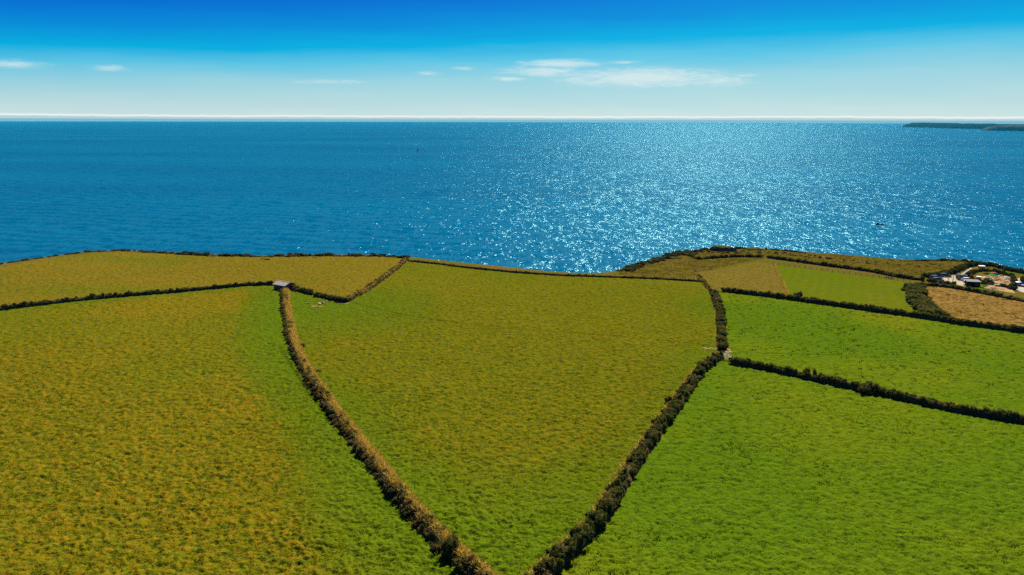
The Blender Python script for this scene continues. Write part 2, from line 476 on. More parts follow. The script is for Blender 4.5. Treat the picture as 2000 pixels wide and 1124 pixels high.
# ------------------------------------------------------------------ sea
def sea_mat():
    m, N = new_mat('sea')
    P = N.n('ShaderNodeNewGeometry').outputs['Position']
    # wave slopes at every size from ripples to swell groups, each of similar steepness
    acc = None
    for lam, amp, rot, sy, det in ((1.1, 0.85, 20, 0.8, 0.0), (2.8, 0.95, -12, 0.5, 0.0), (6.0, 0.80, 16, 0.36, 0.0), (13.0, 0.46, 8, 0.30, 0.0), (34.0, 0.20, 15, 0.28, 0.0), (120.0, 0.09, 10, 0.25, 0.0)):
        nz = N.noise(N.mapping(P, rot=(0, 0, R(rot)), scale=(1.0, sy, 1.0)), 1.0 / lam, det, 0.5, 0.3, out=1)
        v = N.n('ShaderNodeVectorMath', operation='MULTIPLY_ADD', ins={1: (amp, amp, 0.0), 2: (-0.5 * amp, -0.5 * amp, 0.0)})
        N.t.links.new(nz, v.inputs[0])
        if acc is None: acc = v.outputs[0]
        else:
            ad = N.n('ShaderNodeVectorMath', operation='ADD'); N.t.links.new(acc, ad.inputs[0]); N.t.links.new(v.outputs[0], ad.inputs[1]); acc = ad.outputs[0]
    # long swell
    w1 = N.n('ShaderNodeTexWave', wave_type='BANDS', bands_direction='Y', ins={'Scale': 0.0105, 'Distortion': 11.0, 'Detail': 3.0, 'Detail Scale': 0.9})
    N.t.links.new(N.mapping(P, rot=(0, 0, R(14))), w1.inputs['Vector'])
    sw = N.n('ShaderNodeCombineXYZ', ins={0: 0.0, 1: N.math('MULTIPLY', N.math('SUBTRACT', w1.outputs['Fac'], 0.5), 0.17), 2: 1.0})
    ad = N.n('ShaderNodeVectorMath', operation='ADD'); N.t.links.new(acc, ad.inputs[0]); N.t.links.new(sw.outputs[0], ad.inputs[1])
    b = N.n('ShaderNodeVectorMath', operation='NORMALIZE'); N.t.links.new(ad.outputs[0], b.inputs[0])
    patch = N.noise(N.mapping(P, scale=(0.3, 1, 1)), 0.0016, 3.0, 0.5)
    c = N.mix(N.rng(patch, 0.3, 0.7), (0.0, 0.071, 0.162), (0.0, 0.108, 0.212))
    df = N.n('ShaderNodeBsdfDiffuse', ins={'Color': c})
    gl = N.n('ShaderNodeBsdfGlossy', ins={'Color': (0.38, 0.86, 1.0, 1.0), 'Roughness': 0.155})
    sn = N.n('ShaderNodeVectorMath', operation='NORMALIZE'); N.t.links.new(sw.outputs[0], sn.inputs[0]); N.t.links.new(sn.outputs[0], df.inputs['Normal'])
    fr = N.n('ShaderNodeFresnel', ins={'IOR': 1.333})
    for nd in (gl, fr): N.t.links.new(b.outputs[0], nd.inputs['Normal'])
    mx = N.n('ShaderNodeMixShader', ins={0: N.math('MULTIPLY', fr.outputs[0], 0.23)})
    N.t.links.new(df.outputs[0], mx.inputs[1]); N.t.links.new(gl.outputs[0], mx.inputs[2])
    finish(N, mx.outputs[0])
    return m
SEA_R = 45000.0
rr = np.concatenate([[0], np.geomspace(60, SEA_R, 40)])
na = 160
th = np.linspace(0, 2 * np.pi, na, endpoint=False)
V = [[0, 0, 0]]
for r_ in rr[1:]:
    V += [[r_ * math.sin(a), r_ * math.cos(a), 0] for a in th]
tris = []
quads = []
for j in range(na):
    quads.append([0, 1 + (j + 1) % na, 1 + j, 1 + j])
bm = bmesh.new()
bv = [bm.verts.new(v) for v in V]
for j in range(na):
    bm.faces.new((bv[0], bv[1 + (j + 1) % na], bv[1 + j]))
for i in range(len(rr) - 2):
    a0 = 1 + i * na; b0 = a0 + na
    for j in range(na):
        k = (j + 1) % na
        bm.faces.new((bv[a0 + j], bv[a0 + k], bv[b0 + k], bv[b0 + j]))
me = bm_mesh('sea', bm)
sea = link('sea', me, sea_mat())
if me.polygons[0].normal.z < 0: me.flip_normals()
tag(sea, 'open blue sea glittering under the sun out to the horizon', 'sea', kind='structure')

# ------------------------------------------------------------------ distant headland
def headland(name, outline, depth, mat, label):
    """outline: (pixel x, top pixel y, base pixel y) across the water"""
    O = []
    rows = 9
    base = np.array([sea_at(p[0], p[2]) for p in outline])
    n = len(outline)
    VV = []
    for i, p in enumerate(outline):
        bx, by = base[i]
        dist = math.hypot(bx, by)
        dr = px_ray(p[0], p[1]); dl = math.hypot(dr.x, dr.y)
        top = CAM_Z + dr.z / dl * (dist + depth * 0.25)
        ux, uy = bx / dist, by / dist
        for k in range(rows):
            f = k / (rows - 1)
            prof = [0, 0.45, 0.72, 0.9, 1.0, 0.98, 0.9, 0.6, 0.0][k]
            z = top * prof * (1 if k in (0, 8) else 0.93 + 0.14 * random.random() * (0.4 if k == 4 else 1))
            back = depth * [0, 0.03, 0.08, 0.15, 0.25, 0.5, 0.75, 0.95, 1][k] * (0.15 if i == 0 else 1)
            VV.append([bx + ux * back, by + uy * back, z - (2.0 if k in (0, 8) else 0)])
    ii = np.arange(n * rows).reshape(n, rows)
    FF = np.stack([ii[:-1, :-1], ii[1:, :-1], ii[1:, 1:], ii[:-1, 1:]], -1).reshape(-1, 4)
    o = link(name, np_mesh(name, np.array(VV), FF, False), mat)
    return tag(o, label, 'headland', kind='structure')
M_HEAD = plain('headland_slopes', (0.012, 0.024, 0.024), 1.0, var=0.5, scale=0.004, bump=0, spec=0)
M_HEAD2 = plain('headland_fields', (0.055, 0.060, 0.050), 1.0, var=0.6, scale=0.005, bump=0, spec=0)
def dens(pp, n=60):
    pp = np.array(pp, float)
    xs = np.linspace(pp[0, 0], pp[-1, 0], n)
    return np.stack([xs, np.interp(xs, pp[:, 0], pp[:, 1]) + DH, np.interp(xs, pp[:, 0], pp[:, 2]) + DH], 1)
DH = -3.2
headland('headland', dens([(1759, 251.0, 251.8), (1768, 246.5, 252), (1784, 242.3, 252.3), (1810, 243, 253), (1850, 244.2, 254.5), (1900, 244.5, 255.3), (1950, 245.5, 256), (2010, 246, 257), (2150, 245, 259), (2400, 244, 262)]), 1500, M_HEAD, 'dark blue distant headland on the horizon at far right')
headland('headland', dens([(1914, 257.2, 258.2), (1925, 253, 258.6), (1945, 249, 259), (1980, 247, 259.5), (2010, 246, 260), (2150, 245.5, 263), (2400, 244, 268)]), 700, M_HEAD2, 'paler brown nearer shoulder of the distant headland')

# ------------------------------------------------------------------ hedge lines (photograph pixels -> ground)
L_H1 = smooth(pts((556, 566), (559, 600), (567, 650), (580, 690), (603, 735), (638, 785), (680, 842), (730, 905), (780, 968), (830, 1028), (884, 1082), (945, 1132), (1000, 1185)), 1.0, 10)
L_H2a = smooth(pts((1000, 1185), (1058, 1130), (1118, 1072), (1180, 1005), (1232, 918), (1275, 855), (1325, 787), (1368, 725), (1404, 698)), 1.0, 10)
L_H2b = smooth(pts((1410, 684), (1409, 640), (1404, 602), (1394, 575)), 1.0, 4)
L_H2c = smooth(pts((1392, 573), (1376, 555), (1364, 540), (1359, 534)), 1.0, 3)
L_H3 = smooth(pts((1430, 711), (1500, 723), (1600, 745), (1700, 767), (1800, 790), (1900, 810), (2000, 826), (2200, 860)), 1.0, 6)
L_H4 = smooth(pts((1412, 570), (1500, 580), (1600, 594), (1700, 608), (1800, 622), (1880, 635), (2000, 651), (2150, 672)), 1.0, 6)
L_H5 = smooth(pts((-200, 632), (-80, 618), (0, 607), (100, 595), (200, 584), (300, 576), (400, 567), (480, 559), (535, 557)), 1.0, 6)
L_H6a = smooth(pts((562, 563), (590, 571), (609, 576)), 1.0, 2)
L_H6b = smooth(pts((617, 579), (645, 585), (674, 591)), 1.0, 2)
L_H7 = smooth(pts((676, 589), (711, 571), (752, 543), (778, 522), (792, 509)), 1.0, 6)
L_H8 = smooth(pts((797, 511), (850, 516), (900, 523), (1000, 533), (1100, 540), (1200, 543), (1280, 546), (1362, 551)), 1.0, 6)
L_H9a = smooth(pts((1335, 498), (1350, 501), (1362, 507), (1420, 503), (1450, 502), (1486, 503)), 1.0, 2)
L_H9b = smooth(pts((1500, 504), (1600, 518), (1700, 531), (1760, 543), (1800, 548)), 1.0, 4)
L_H10 = smooth(pts((1785, 563), (1789, 585), (1800, 603), (1830, 622)), 1.0, 5)
L_H11 = smooth(pts((1790, 557), (1830, 559), (1860, 563), (1920, 574), (2000, 590), (2100, 606)), 1.0, 5)
L_H12 = smooth(pts((1806, 542), (1830, 540), (1860, 534), (1880, 524), (1900, 519), (1940, 520), (1970, 529), (2000, 535), (2080, 545)), 1.0, 4)
ALL_H = [L_H1, L_H2a, L_H2b, L_H2c, L_H3, L_H4, L_H5, L_H6a, L_H6b, L_H7, L_H8, L_H9a, L_H9b, L_H10, L_H11]

# ------------------------------------------------------------------ fields
def sheet(name, poly, mat, lift, step=3.0, lush=None, label='', cat='field', edge=1.5, dz=None):
    P = resample(np.vstack([poly, poly[:1]]), edge)[:-1]
    x0, y0 = P.min(0); x1, y1 = P.max(0)
    xs, ys = np.meshgrid(np.arange(x0, x1, step), np.arange(y0, y1, step))
    xs = xs.ravel() + rng.uniform(-.2, .2, xs.size) * step; ys = ys.ravel() + rng.uniform(-.2, .2, ys.size) * step
    ok = inside(xs, ys, P)
    xs, ys = xs[ok], ys[ok]
    far = dist_poly(xs, ys, np.vstack([P, P[:1]])) > step * 0.35
    xs, ys = xs[far], ys[far]
    co = [Vector(p) for p in P] + [Vector(p) for p in zip(xs, ys)]
    n = len(P)
    ed = [(i, (i + 1) % n) for i in range(n)]
    v2, _, f2, *_ = delaunay_2d_cdt(co, ed, [], 1, 1e-4)
    A = np.array([tuple(v) for v in v2])
    FF = np.array([f for f in f2 if len(f) == 3])
    z = H(A[:, 0], A[:, 1]) + lift
    a, b, c = A[FF[:, 0]], A[FF[:, 1]], A[FF[:, 2]]
    area = (b[:, 0] - a[:, 0]) * (c[:, 1] - a[:, 1]) - (b[:, 1] - a[:, 1]) * (c[:, 0] - a[:, 0])
    FF[area < 0] = FF[area < 0][:, ::-1]
    lu = np.zeros(len(A)) if lush is None else lush(A[:, 0], A[:, 1])
    me = np_mesh(name, np.column_stack([A, z]), FF, True, {'lush': lu, 'tint': np.ones(len(A))})
    return tag(link(name, me, mat), label, cat, kind='structure')

def tufts(n, poly, keep, size, height, blades, mat, label, lush=None, tall=None, near=0.0, tint=(0.75, 1.25)):
    """grass tussocks: little fans of blades, denser close by"""
    x0, y0 = poly.min(0); x1, y1 = poly.max(0)
    x = rng.uniform(x0, x1, n * 4); y = rng.uniform(y0, y1, n * 4)
    ok = inside(x, y, poly) & (y > 40) & (np.abs(x) < 0.80 * y + 25)
    if near: ok &= rng.random(x.size) < np.clip(near / np.hypot(x, y), 0.25, 1)
    x, y = x[ok][:n], y[ok][:n]
    for h_, w_ in keep:
        f = dist_poly(x, y, h_) > w_
        x, y = x[f], y[f]
    N_ = len(x)
    if N_ == 0: return
    cl = vnoise(x, y, 2.6, 3) * 0.6 + vnoise(x, y, 9, 4) * 0.4
    sz = rng.uniform(*size, N_) * (0.5 + cl); ht = rng.uniform(*height, N_) * (0.35 + 1.3 * cl)
    if tall is not None:
        k = tall(x, y); sz *= k; ht *= k
    z = H(x, y) + 0.04
    B = blades
    ang = rng.uniform(0, 2 * np.pi, (N_, B)); rad = np.sqrt(rng.random((N_, B))) * sz[:, None] * 0.5
    lean = rng.uniform(0.2, 1.0, (N_, B))
    bx = x[:, None] + np.cos(ang) * rad; by = y[:, None] + np.sin(ang) * rad
    hh = ht[:, None] * rng.uniform(0.55, 1.1, (N_, B)) * (1 - 0.5 * (rad / (sz[:, None] * 0.5 + 1e-6)) ** 2)
    tx = bx + np.cos(ang) * hh * lean; ty = by + np.sin(ang) * hh * lean
    wa = rng.uniform(0, 2 * np.pi, (N_, B)); wd = np.clip(sz[:, None] * rng.uniform(0.16, 0.30, (N_, B)), 0.05, 0.4) * 0.5
    zz = np.repeat(z[:, None], B, 1)
    V = np.stack([np.stack([bx - np.cos(wa) * wd, by - np.sin(wa) * wd, zz], -1), np.stack([bx + np.cos(wa) * wd, by + np.sin(wa) * wd, zz], -1), np.stack([tx, ty, zz + hh], -1)], 2).reshape(-1, 3)
    FF = np.arange(len(V)).reshape(-1, 3)
    tt = np.repeat(rng.uniform(*tint, N_), B * 3) * np.repeat(rng.uniform(0.85, 1.15, N_ * B), 3)
    lu = np.zeros(len(V)) if lush is None else np.repeat(lush(x, y), B * 3)
    me = np_mesh('grass_tussocks', V, FF, False, {'tint': tt, 'lush': lu})
    return tag(link('grass_tussocks', me, mat), label, 'grass', kind='stuff')

P_LEFT = np.vstack([L_H5[::-1][2:], pts((-330, 660), (-420, 900), (-300, 1250), (1000, 1250)), L_H1[::-1]])
P_CENTRE = np.vstack([L_H1, L_H2a, L_H2b, L_H2c[:-3], L_H8[::-1], L_H7[::-1], L_H6b[::-1], L_H6a[::-1]])
P_COAST = np.vstack([L_H5, L_H6a, L_H6b, L_H7, pts((780, 504), (740, 501.5), (640, 501), (520, 503), (430, 502), (330, 497), (240, 493), (180, 496), (100, 506), (0, 521), (-100, 535), (-200, 545))])
P_MID = np.vstack([L_H2b[::-1][::-1], L_H4[2:], L_H3[::-1]])
P_MID = np.vstack([L_H2b, L_H4, L_H3[::-1]])
P_LOW = np.vstack([L_H2a, L_H3, pts((2300, 1000), (2200, 1300), (1100, 1300))])
CROP_PX = [(1511, 517.5), (1600, 528), (1700, 541), (1777, 551.5), (1783, 565), (1786, 585), (1799, 606), (1812, 619)]
P_CROP = np.vstack([pts(*CROP_PX), resample(pts((1800, 622), (1700, 608), (1600, 594), (1541, 586)), 2.0), pts((1538, 574), (1530, 557), (1520, 537))])
P_STUB = np.vstack([L_H10[::-1], pts((1800, 561), (1830, 562)), L_H11[20:], L_H4[::-1]])
P_STUB = np.vstack([pts((1790, 563), (1830, 561), (1860, 564), (1920, 575), (2000, 591), (2100, 607), (2150, 672), (2000, 651), (1880, 635), (1832, 626), (1802, 604), (1792, 585))])
P_STRIP = pts((1372, 548), (1362, 535), (1420, 524), (1480, 512), (1511, 517), (1520, 537), (1530, 557), (1540, 585), (1500, 580), (1412, 570), (1394, 572))

d1 = lambda x, y, L, w: np.clip(1 - dist_poly(x, y, resample(L, 8.0)) / w, 0, 1)
def lush_left(x, y):
    return np.clip(1.25 * d1(x, y, L_H1, 15) + 0.5 * d1(x, y, L_H5, 9) + (vnoise(x, y, 35, 9) - 0.6) * 0.5, 0, 1)
_c6 = at(640, 605); _c0 = at(1000, 1110)
def lush_centre(x, y):
    a = np.clip(1 - np.hypot(x - _c6[0], (y - _c6[1]) * 0.8) / 45, 0, 1) * 1.2
    b = np.clip(1 - np.hypot(x - _c0[0], y - _c0[1]) / 40, 0, 1) * 1.3
    return np.clip(a + b + 0.5 * d1(x, y, L_H1, 10) + 0.55 * d1(x, y, L_H2a, 14) + 0.45 * d1(x, y, L_H2b, 16) + (vnoise(x, y, 30, 12) - 0.65) * 0.7, 0, 1)
def lush_right(x, y):
    return np.clip(0.55 + (vnoise(x, y, 28, 21) - 0.5) * 1.9 + (vnoise(x, y, 9, 22) - 0.5) * 0.6, 0, 1)
def lush_coast(x, y):
    return np.clip(0.35 * d1(x, y, L_H6b, 14) + (vnoise(x, y, 26, 31) - 0.55) * 0.7, 0, 1)
sheet('field', P_LEFT, M_LEFT[0], 0.05, 3.0, lush_left, 'dry olive and ochre pasture left of the long grassy hedge')
sheet('field', P_CENTRE, M_CENTRE[0], 0.05, 3.0, lush_centre, 'heart-shaped olive green pasture between the two converging hedges')
sheet('field', P_COAST, M_COAST[0], 0.05, 3.0, lush_coast, 'yellowish clifftop pasture behind the small stone barn')
sheet('field', P_MID, M_LUSH[0], 0.05, 3.0, lush_right, 'bright green pasture between the two right-hand hedges')
sheet('field', P_LOW, M_LUSH[0], 0.05, 3.0, lush_right, 'vivid green pasture at the lower right corner')
sheet('field', P_STRIP, M_ROUGH[0], 0.05, 3.0, None, 'brownish rough pasture left of the fenced green crop')
_t = at(1640, 520); _b = at(1700, 606)
def lush_crop(x, y):
    return np.clip((y - _b[1]) / (_t[1] - _b[1]) * 0.9 - 0.05 + (vnoise(x, y, 14, 51) - 0.5) * 0.5 - np.clip((x - at(1700, 560)[0]) / 30, 0, 0.5), 0, 1) * 0.7
sheet('field', P_CROP, M_CROP[0], 0.09, 2.0, lush_crop, 'smooth green striped crop field below the wire fence')
sheet('field', P_STUB, M_STUB[0], 0.05, 3.0, None, 'golden stubble field beside the car park')

# tractor lines: longer grass standing along old wheel ruts
T_LINES = [pts((690, 592), (730, 604), (800, 618), (900, 634), (1050, 647), (1200, 657), (1300, 666), (1385, 676)),
           pts((1358, 560), (1358, 600), (1352, 650), (1330, 720)),
           pts((552, 690), (585, 745), (640, 815), (700, 885), (760, 962), (830, 1050)), pts((1425, 690), (1500, 691), (1600, 693), (1720, 700)),
           pts((0, 573), (150, 552), (300, 533), (420, 523), (500, 520))]
def rut(x, y):
    k = np.ones(len(x))
    for L in T_LINES:
        k = np.where(dist_poly(x, y, L) < 0.45, 1.7, k)
    return k
KEEP = [(resample(h_, 6.0), 1.0) for h_ in ALL_H]
WORN = [(1393, 682, 3.4), (1420, 686, 2.4), (619, 599, 2.2), (671, 593, 2.8)]      # trodden bare by stock: no tussocks
def relief(x, y, tall):
    """tussocks: rounded hummocks of grass half a metre to two metres across"""
    u, v = x * 0.80 + y * 0.60, -x * 0.60 + y * 0.80
    a = vnoise(x, y, 0.95, 41); b = vnoise(u, v, 2.1, 42); c = vnoise(v * 1.0, u, 0.35, 43); e = vnoise(u, v, 7.5, 44)
    f = vnoise(u + 5, v, 0.50, 45)
    h = np.clip(0.22 * a + 0.12 * b + 0.42 * c + 0.42 * f - 0.44, 0, 1) * (0.40 + 1.15 * e)
    return 0.31 * (1 - np.exp(-h * 3.4)) * tall

RA = np.linspace(R(-42), R(42), 860)
RD = np.geomspace(54, 390, 740)
AA, DD = np.meshgrid(RA, RD)
RX, RY = DD * np.sin(AA) / np.cos(AA) ** 0.5, DD * np.cos(AA) / np.cos(AA) ** 0.5
def tussocks(poly, mat, label, tall, lush=None, keep=0.5):
    Pz = np.vstack([poly, poly[:1]])
    sub = resample(Pz, 3.0)
    rows = (RY > poly[:, 1].min() - 1) & (RY < poly[:, 1].max() + 1)
    ins = np.zeros(RX.shape, bool)
    ins[rows] = inside(RX[rows], RY[rows], sub)
    di = np.zeros(RX.shape)
    di[ins] = dist_poly(RX[ins], RY[ins], resample(Pz, 6.0))
    ok = ins & (di > keep)
    q = ok[:-1, :-1] & ok[1:, :-1] & ok[1:, 1:] & ok[:-1, 1:]
    r_, c_ = np.nonzero(q)
    nC = RX.shape[1]
    FF = np.stack([r_ * nC + c_, r_ * nC + c_ + 1, (r_ + 1) * nC + c_ + 1, (r_ + 1) * nC + c_], 1)
    used_, inv = np.unique(FF, return_inverse=True)
    FF = inv.reshape(FF.shape)
    x = RX.ravel()[used_]; y = RY.ravel()[used_]
    fade = np.clip((di.ravel()[used_] - keep) / 1.2, 0, 1)
    k = np.ones(len(x)); ln = np.ones(len(x))
    for li, L in enumerate(T_LINES):
        if li == 1: continue
        dl = dist_poly(x, y, resample(L, 8.0))
        k = np.where(dl < 0.30, 0.3, np.where(dl < 0.7, 1.25, k))
        ln = np.where(dl < 0.4, 0.72, ln)
    for (ex, ey, er) in WORN:
        we = at(ex, ey)
        k = k * np.clip((np.hypot(x - we[0], y - we[1]) - er) / 1.0, 0.0, 1)
    rl = relief(x, y, tall) * k
    z = H(x, y) + 0.06 + rl * (0.25 + 0.75 * fade) - 0.25 * (1 - np.clip(fade * 4, 0, 1))
    lu = np.zeros(len(x)) if lush is None else lush(x, y)
    tt = (0.85 + 0.30 * vnoise(x, y, 0.6, 61)) * ln
    me = np_mesh('grass_tussocks', np.column_stack([x, y, z]), FF, True, {'lush': lu, 'tint': tt})
    return tag(link('grass_tussocks', me, mat), label, 'grass', kind='stuff')
tussocks(P_LEFT, M_LEFT[0], 'tussocky dry grass of the left pasture', 1.15, lush_left)
tussocks(P_CENTRE, M_CENTRE[0], 'tussocky grass of the heart-shaped pasture', 1.15, lush_centre)
tussocks(P_COAST, M_COAST[0], 'yellow grass tussocks of the clifftop pasture', 1.15, lush_coast)
tussocks(P_MID, M_LUSH[0], 'short lush grass between the right-hand hedges', 0.65, lush_right)
tussocks(P_LOW, M_LUSH[0], 'short lush grass of the lower right pasture', 0.72, lush_right)
tussocks(P_STRIP, M_ROUGH[0], 'brown grass tussocks left of the fenced crop', 1.1)
tussocks(P_STUB, M_STUB[0], 'golden dry grass of the stubble field', 1.3)
P_ROUGH = np.vstack([RIM[(RIM[:, 0] > at(1225, 529)[0]) & (RIM[:, 0] < at(1990, 529)[0])], pts((1960, 527), (1880, 520), (1800, 545), (1700, 528), (1600, 514), (1500, 501), (1362, 533), (1355, 546), (1250, 541), (1200, 537))])
tufts(9000, P_ROUGH, [], (0.5, 1.3), (0.12, 0.40), 8, M_ROUGH[1], 'rough brown clifftop grass and dead bracken')
tufts(26000, P_LEFT, KEEP[:1] + KEEP[6:7], (0.25, 0.6), (0.20, 0.42), 7, M_LEFT[1], 'scattered taller tufts of the left pasture', lush_left, None, 80)
tufts(30000, P_CENTRE, KEEP[:3] + KEEP[7:11], (0.25, 0.6), (0.20, 0.42), 7, M_CENTRE[1], 'scattered taller tufts of the heart-shaped pasture', lush_centre, None, 80)
tufts(2200, P_STUB, KEEP[13:14], (0.5, 1.3), (0.2, 0.5), 8, M_STUB[1], 'dark weeds scattered over the stubble field', None, None, 0, (0.15, 0.55))
tufts(1500, P_MID, KEEP[1:6], (0.4, 0.7), (0.35, 0.6), 9, M_LUSH[1], 'scattered thistle tufts with painted-in shade between the right-hand hedges', lush_right, None, 0, (0.25, 0.6))  # dark tint stands for the shadows of the thistle clumps
tufts(14000, P_LOW, KEEP[1:6], (0.25, 0.55), (0.15, 0.34), 7, M_LUSH[1], 'scattered taller tufts of the lower right pasture', lush_right, None, 95, (0.4, 1.0))

# ------------------------------------------------------------------ shrubs
def ico_pts(n):
    i = np.arange(n) + 0.5
    ph = np.arccos(1 - 2 * i / n); t_ = np.pi * (1 + 5 ** 0.5) * i
    return np.stack([np.cos(t_) * np.sin(ph), np.sin(t_) * np.sin(ph), np.cos(ph)], 1)
def shrub_mesh(seed, leaves=850, lobes=13, leaf=0.14):
    """unit shrub, radius about 1 and height about 1.5, standing on z = 0"""
    r = np.random.default_rng(seed)
    C = []
    for k in range(lobes):
        a = r.uniform(0, 2 * np.pi); q = r.uniform(0.2, 0.95)
        C.append([math.cos(a) * q, math.sin(a) * q, r.uniform(0.30, 1.12) * (1.05 - 0.3 * q), r.uniform(0.24, 0.46)])
    C.append([r.uniform(-.2, .2), r.uniform(-.2, .2), 0.42, 0.60])
    C = np.array(C)
    Vs, Fs, T = [], [], []
    # opaque dark cores added inside the lobes to block light
    bm = bmesh.new(); bmesh.ops.create_icosphere(bm, subdivisions=1, radius=1.0)
    iv = np.array([v.co[:] for v in bm.verts]); fi = np.array([[v.index for v in f.verts] for f in bm.faces]); bm.free()
    nb = 0
    for c in C:
        v = iv * (0.80 * c[3]) * r.uniform(0.85, 1.1, (len(iv), 1)) + c[:3]
        v[:, 2] = np.maximum(v[:, 2], 0.0)
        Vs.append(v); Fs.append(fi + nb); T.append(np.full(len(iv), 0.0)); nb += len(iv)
    # leaf sprays on the lobes
    w = C[:, 3] ** 2; w /= w.sum()
    k = r.choice(len(C), leaves, p=w)
    dv = r.normal(size=(leaves, 3)); dv /= np.linalg.norm(dv, axis=1)[:, None]
    dv[:, 2] = np.where(dv[:, 2] < -0.4, -dv[:, 2], dv[:, 2])
    p = C[k, :3] + dv * (C[k, 3] * r.uniform(0.78, 1.30, leaves))[:, None]
    p[:, 2] = np.maximum(p[:, 2], 0.04)
    nrm = dv + r.normal(size=(leaves, 3)) * 0.55
    nrm /= np.linalg.norm(nrm, axis=1)[:, None]
    u = np.cross(nrm, r.normal(size=(leaves, 3))); u /= np.linalg.norm(u, axis=1)[:, None]
    v_ = np.cross(nrm, u)
    s = (leaf * r.uniform(0.6, 1.5, leaves))[:, None]
    q = np.stack([p - u * s * 0.5, p + v_ * s * 0.45 + nrm * s * 0.15, p + u * s * 0.6, p - v_ * s * 0.45], 1).reshape(-1, 3)
    f = np.arange(len(q)).reshape(-1, 4)
    tri = np.concatenate([f[:, [0, 1, 2]], f[:, [0, 2, 3]]]) + nb
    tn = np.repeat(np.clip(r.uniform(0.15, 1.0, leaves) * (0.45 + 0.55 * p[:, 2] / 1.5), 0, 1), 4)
    Vs.append(q); Fs.append(tri); T.append(tn)
    return np_mesh('shrub', np.vstack(Vs), np.vstack(Fs), False, {'tint': np.concatenate(T)})
def variants(mat, seeds, **k):
    out = []
    for s in seeds:
        me = shrub_mesh(s, **k); me.materials.append(mat); out.append(me)
    return out
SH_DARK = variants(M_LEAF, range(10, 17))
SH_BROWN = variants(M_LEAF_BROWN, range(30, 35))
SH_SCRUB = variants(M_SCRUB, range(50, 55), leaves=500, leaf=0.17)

def normals2(P):
    t_ = np.gradient(P, axis=0)
    t_ /= np.linalg.norm(t_, axis=1)[:, None] + 1e-9
    return np.stack([t_[:, 1], -t_[:, 0]], 1)        # to the right of travel

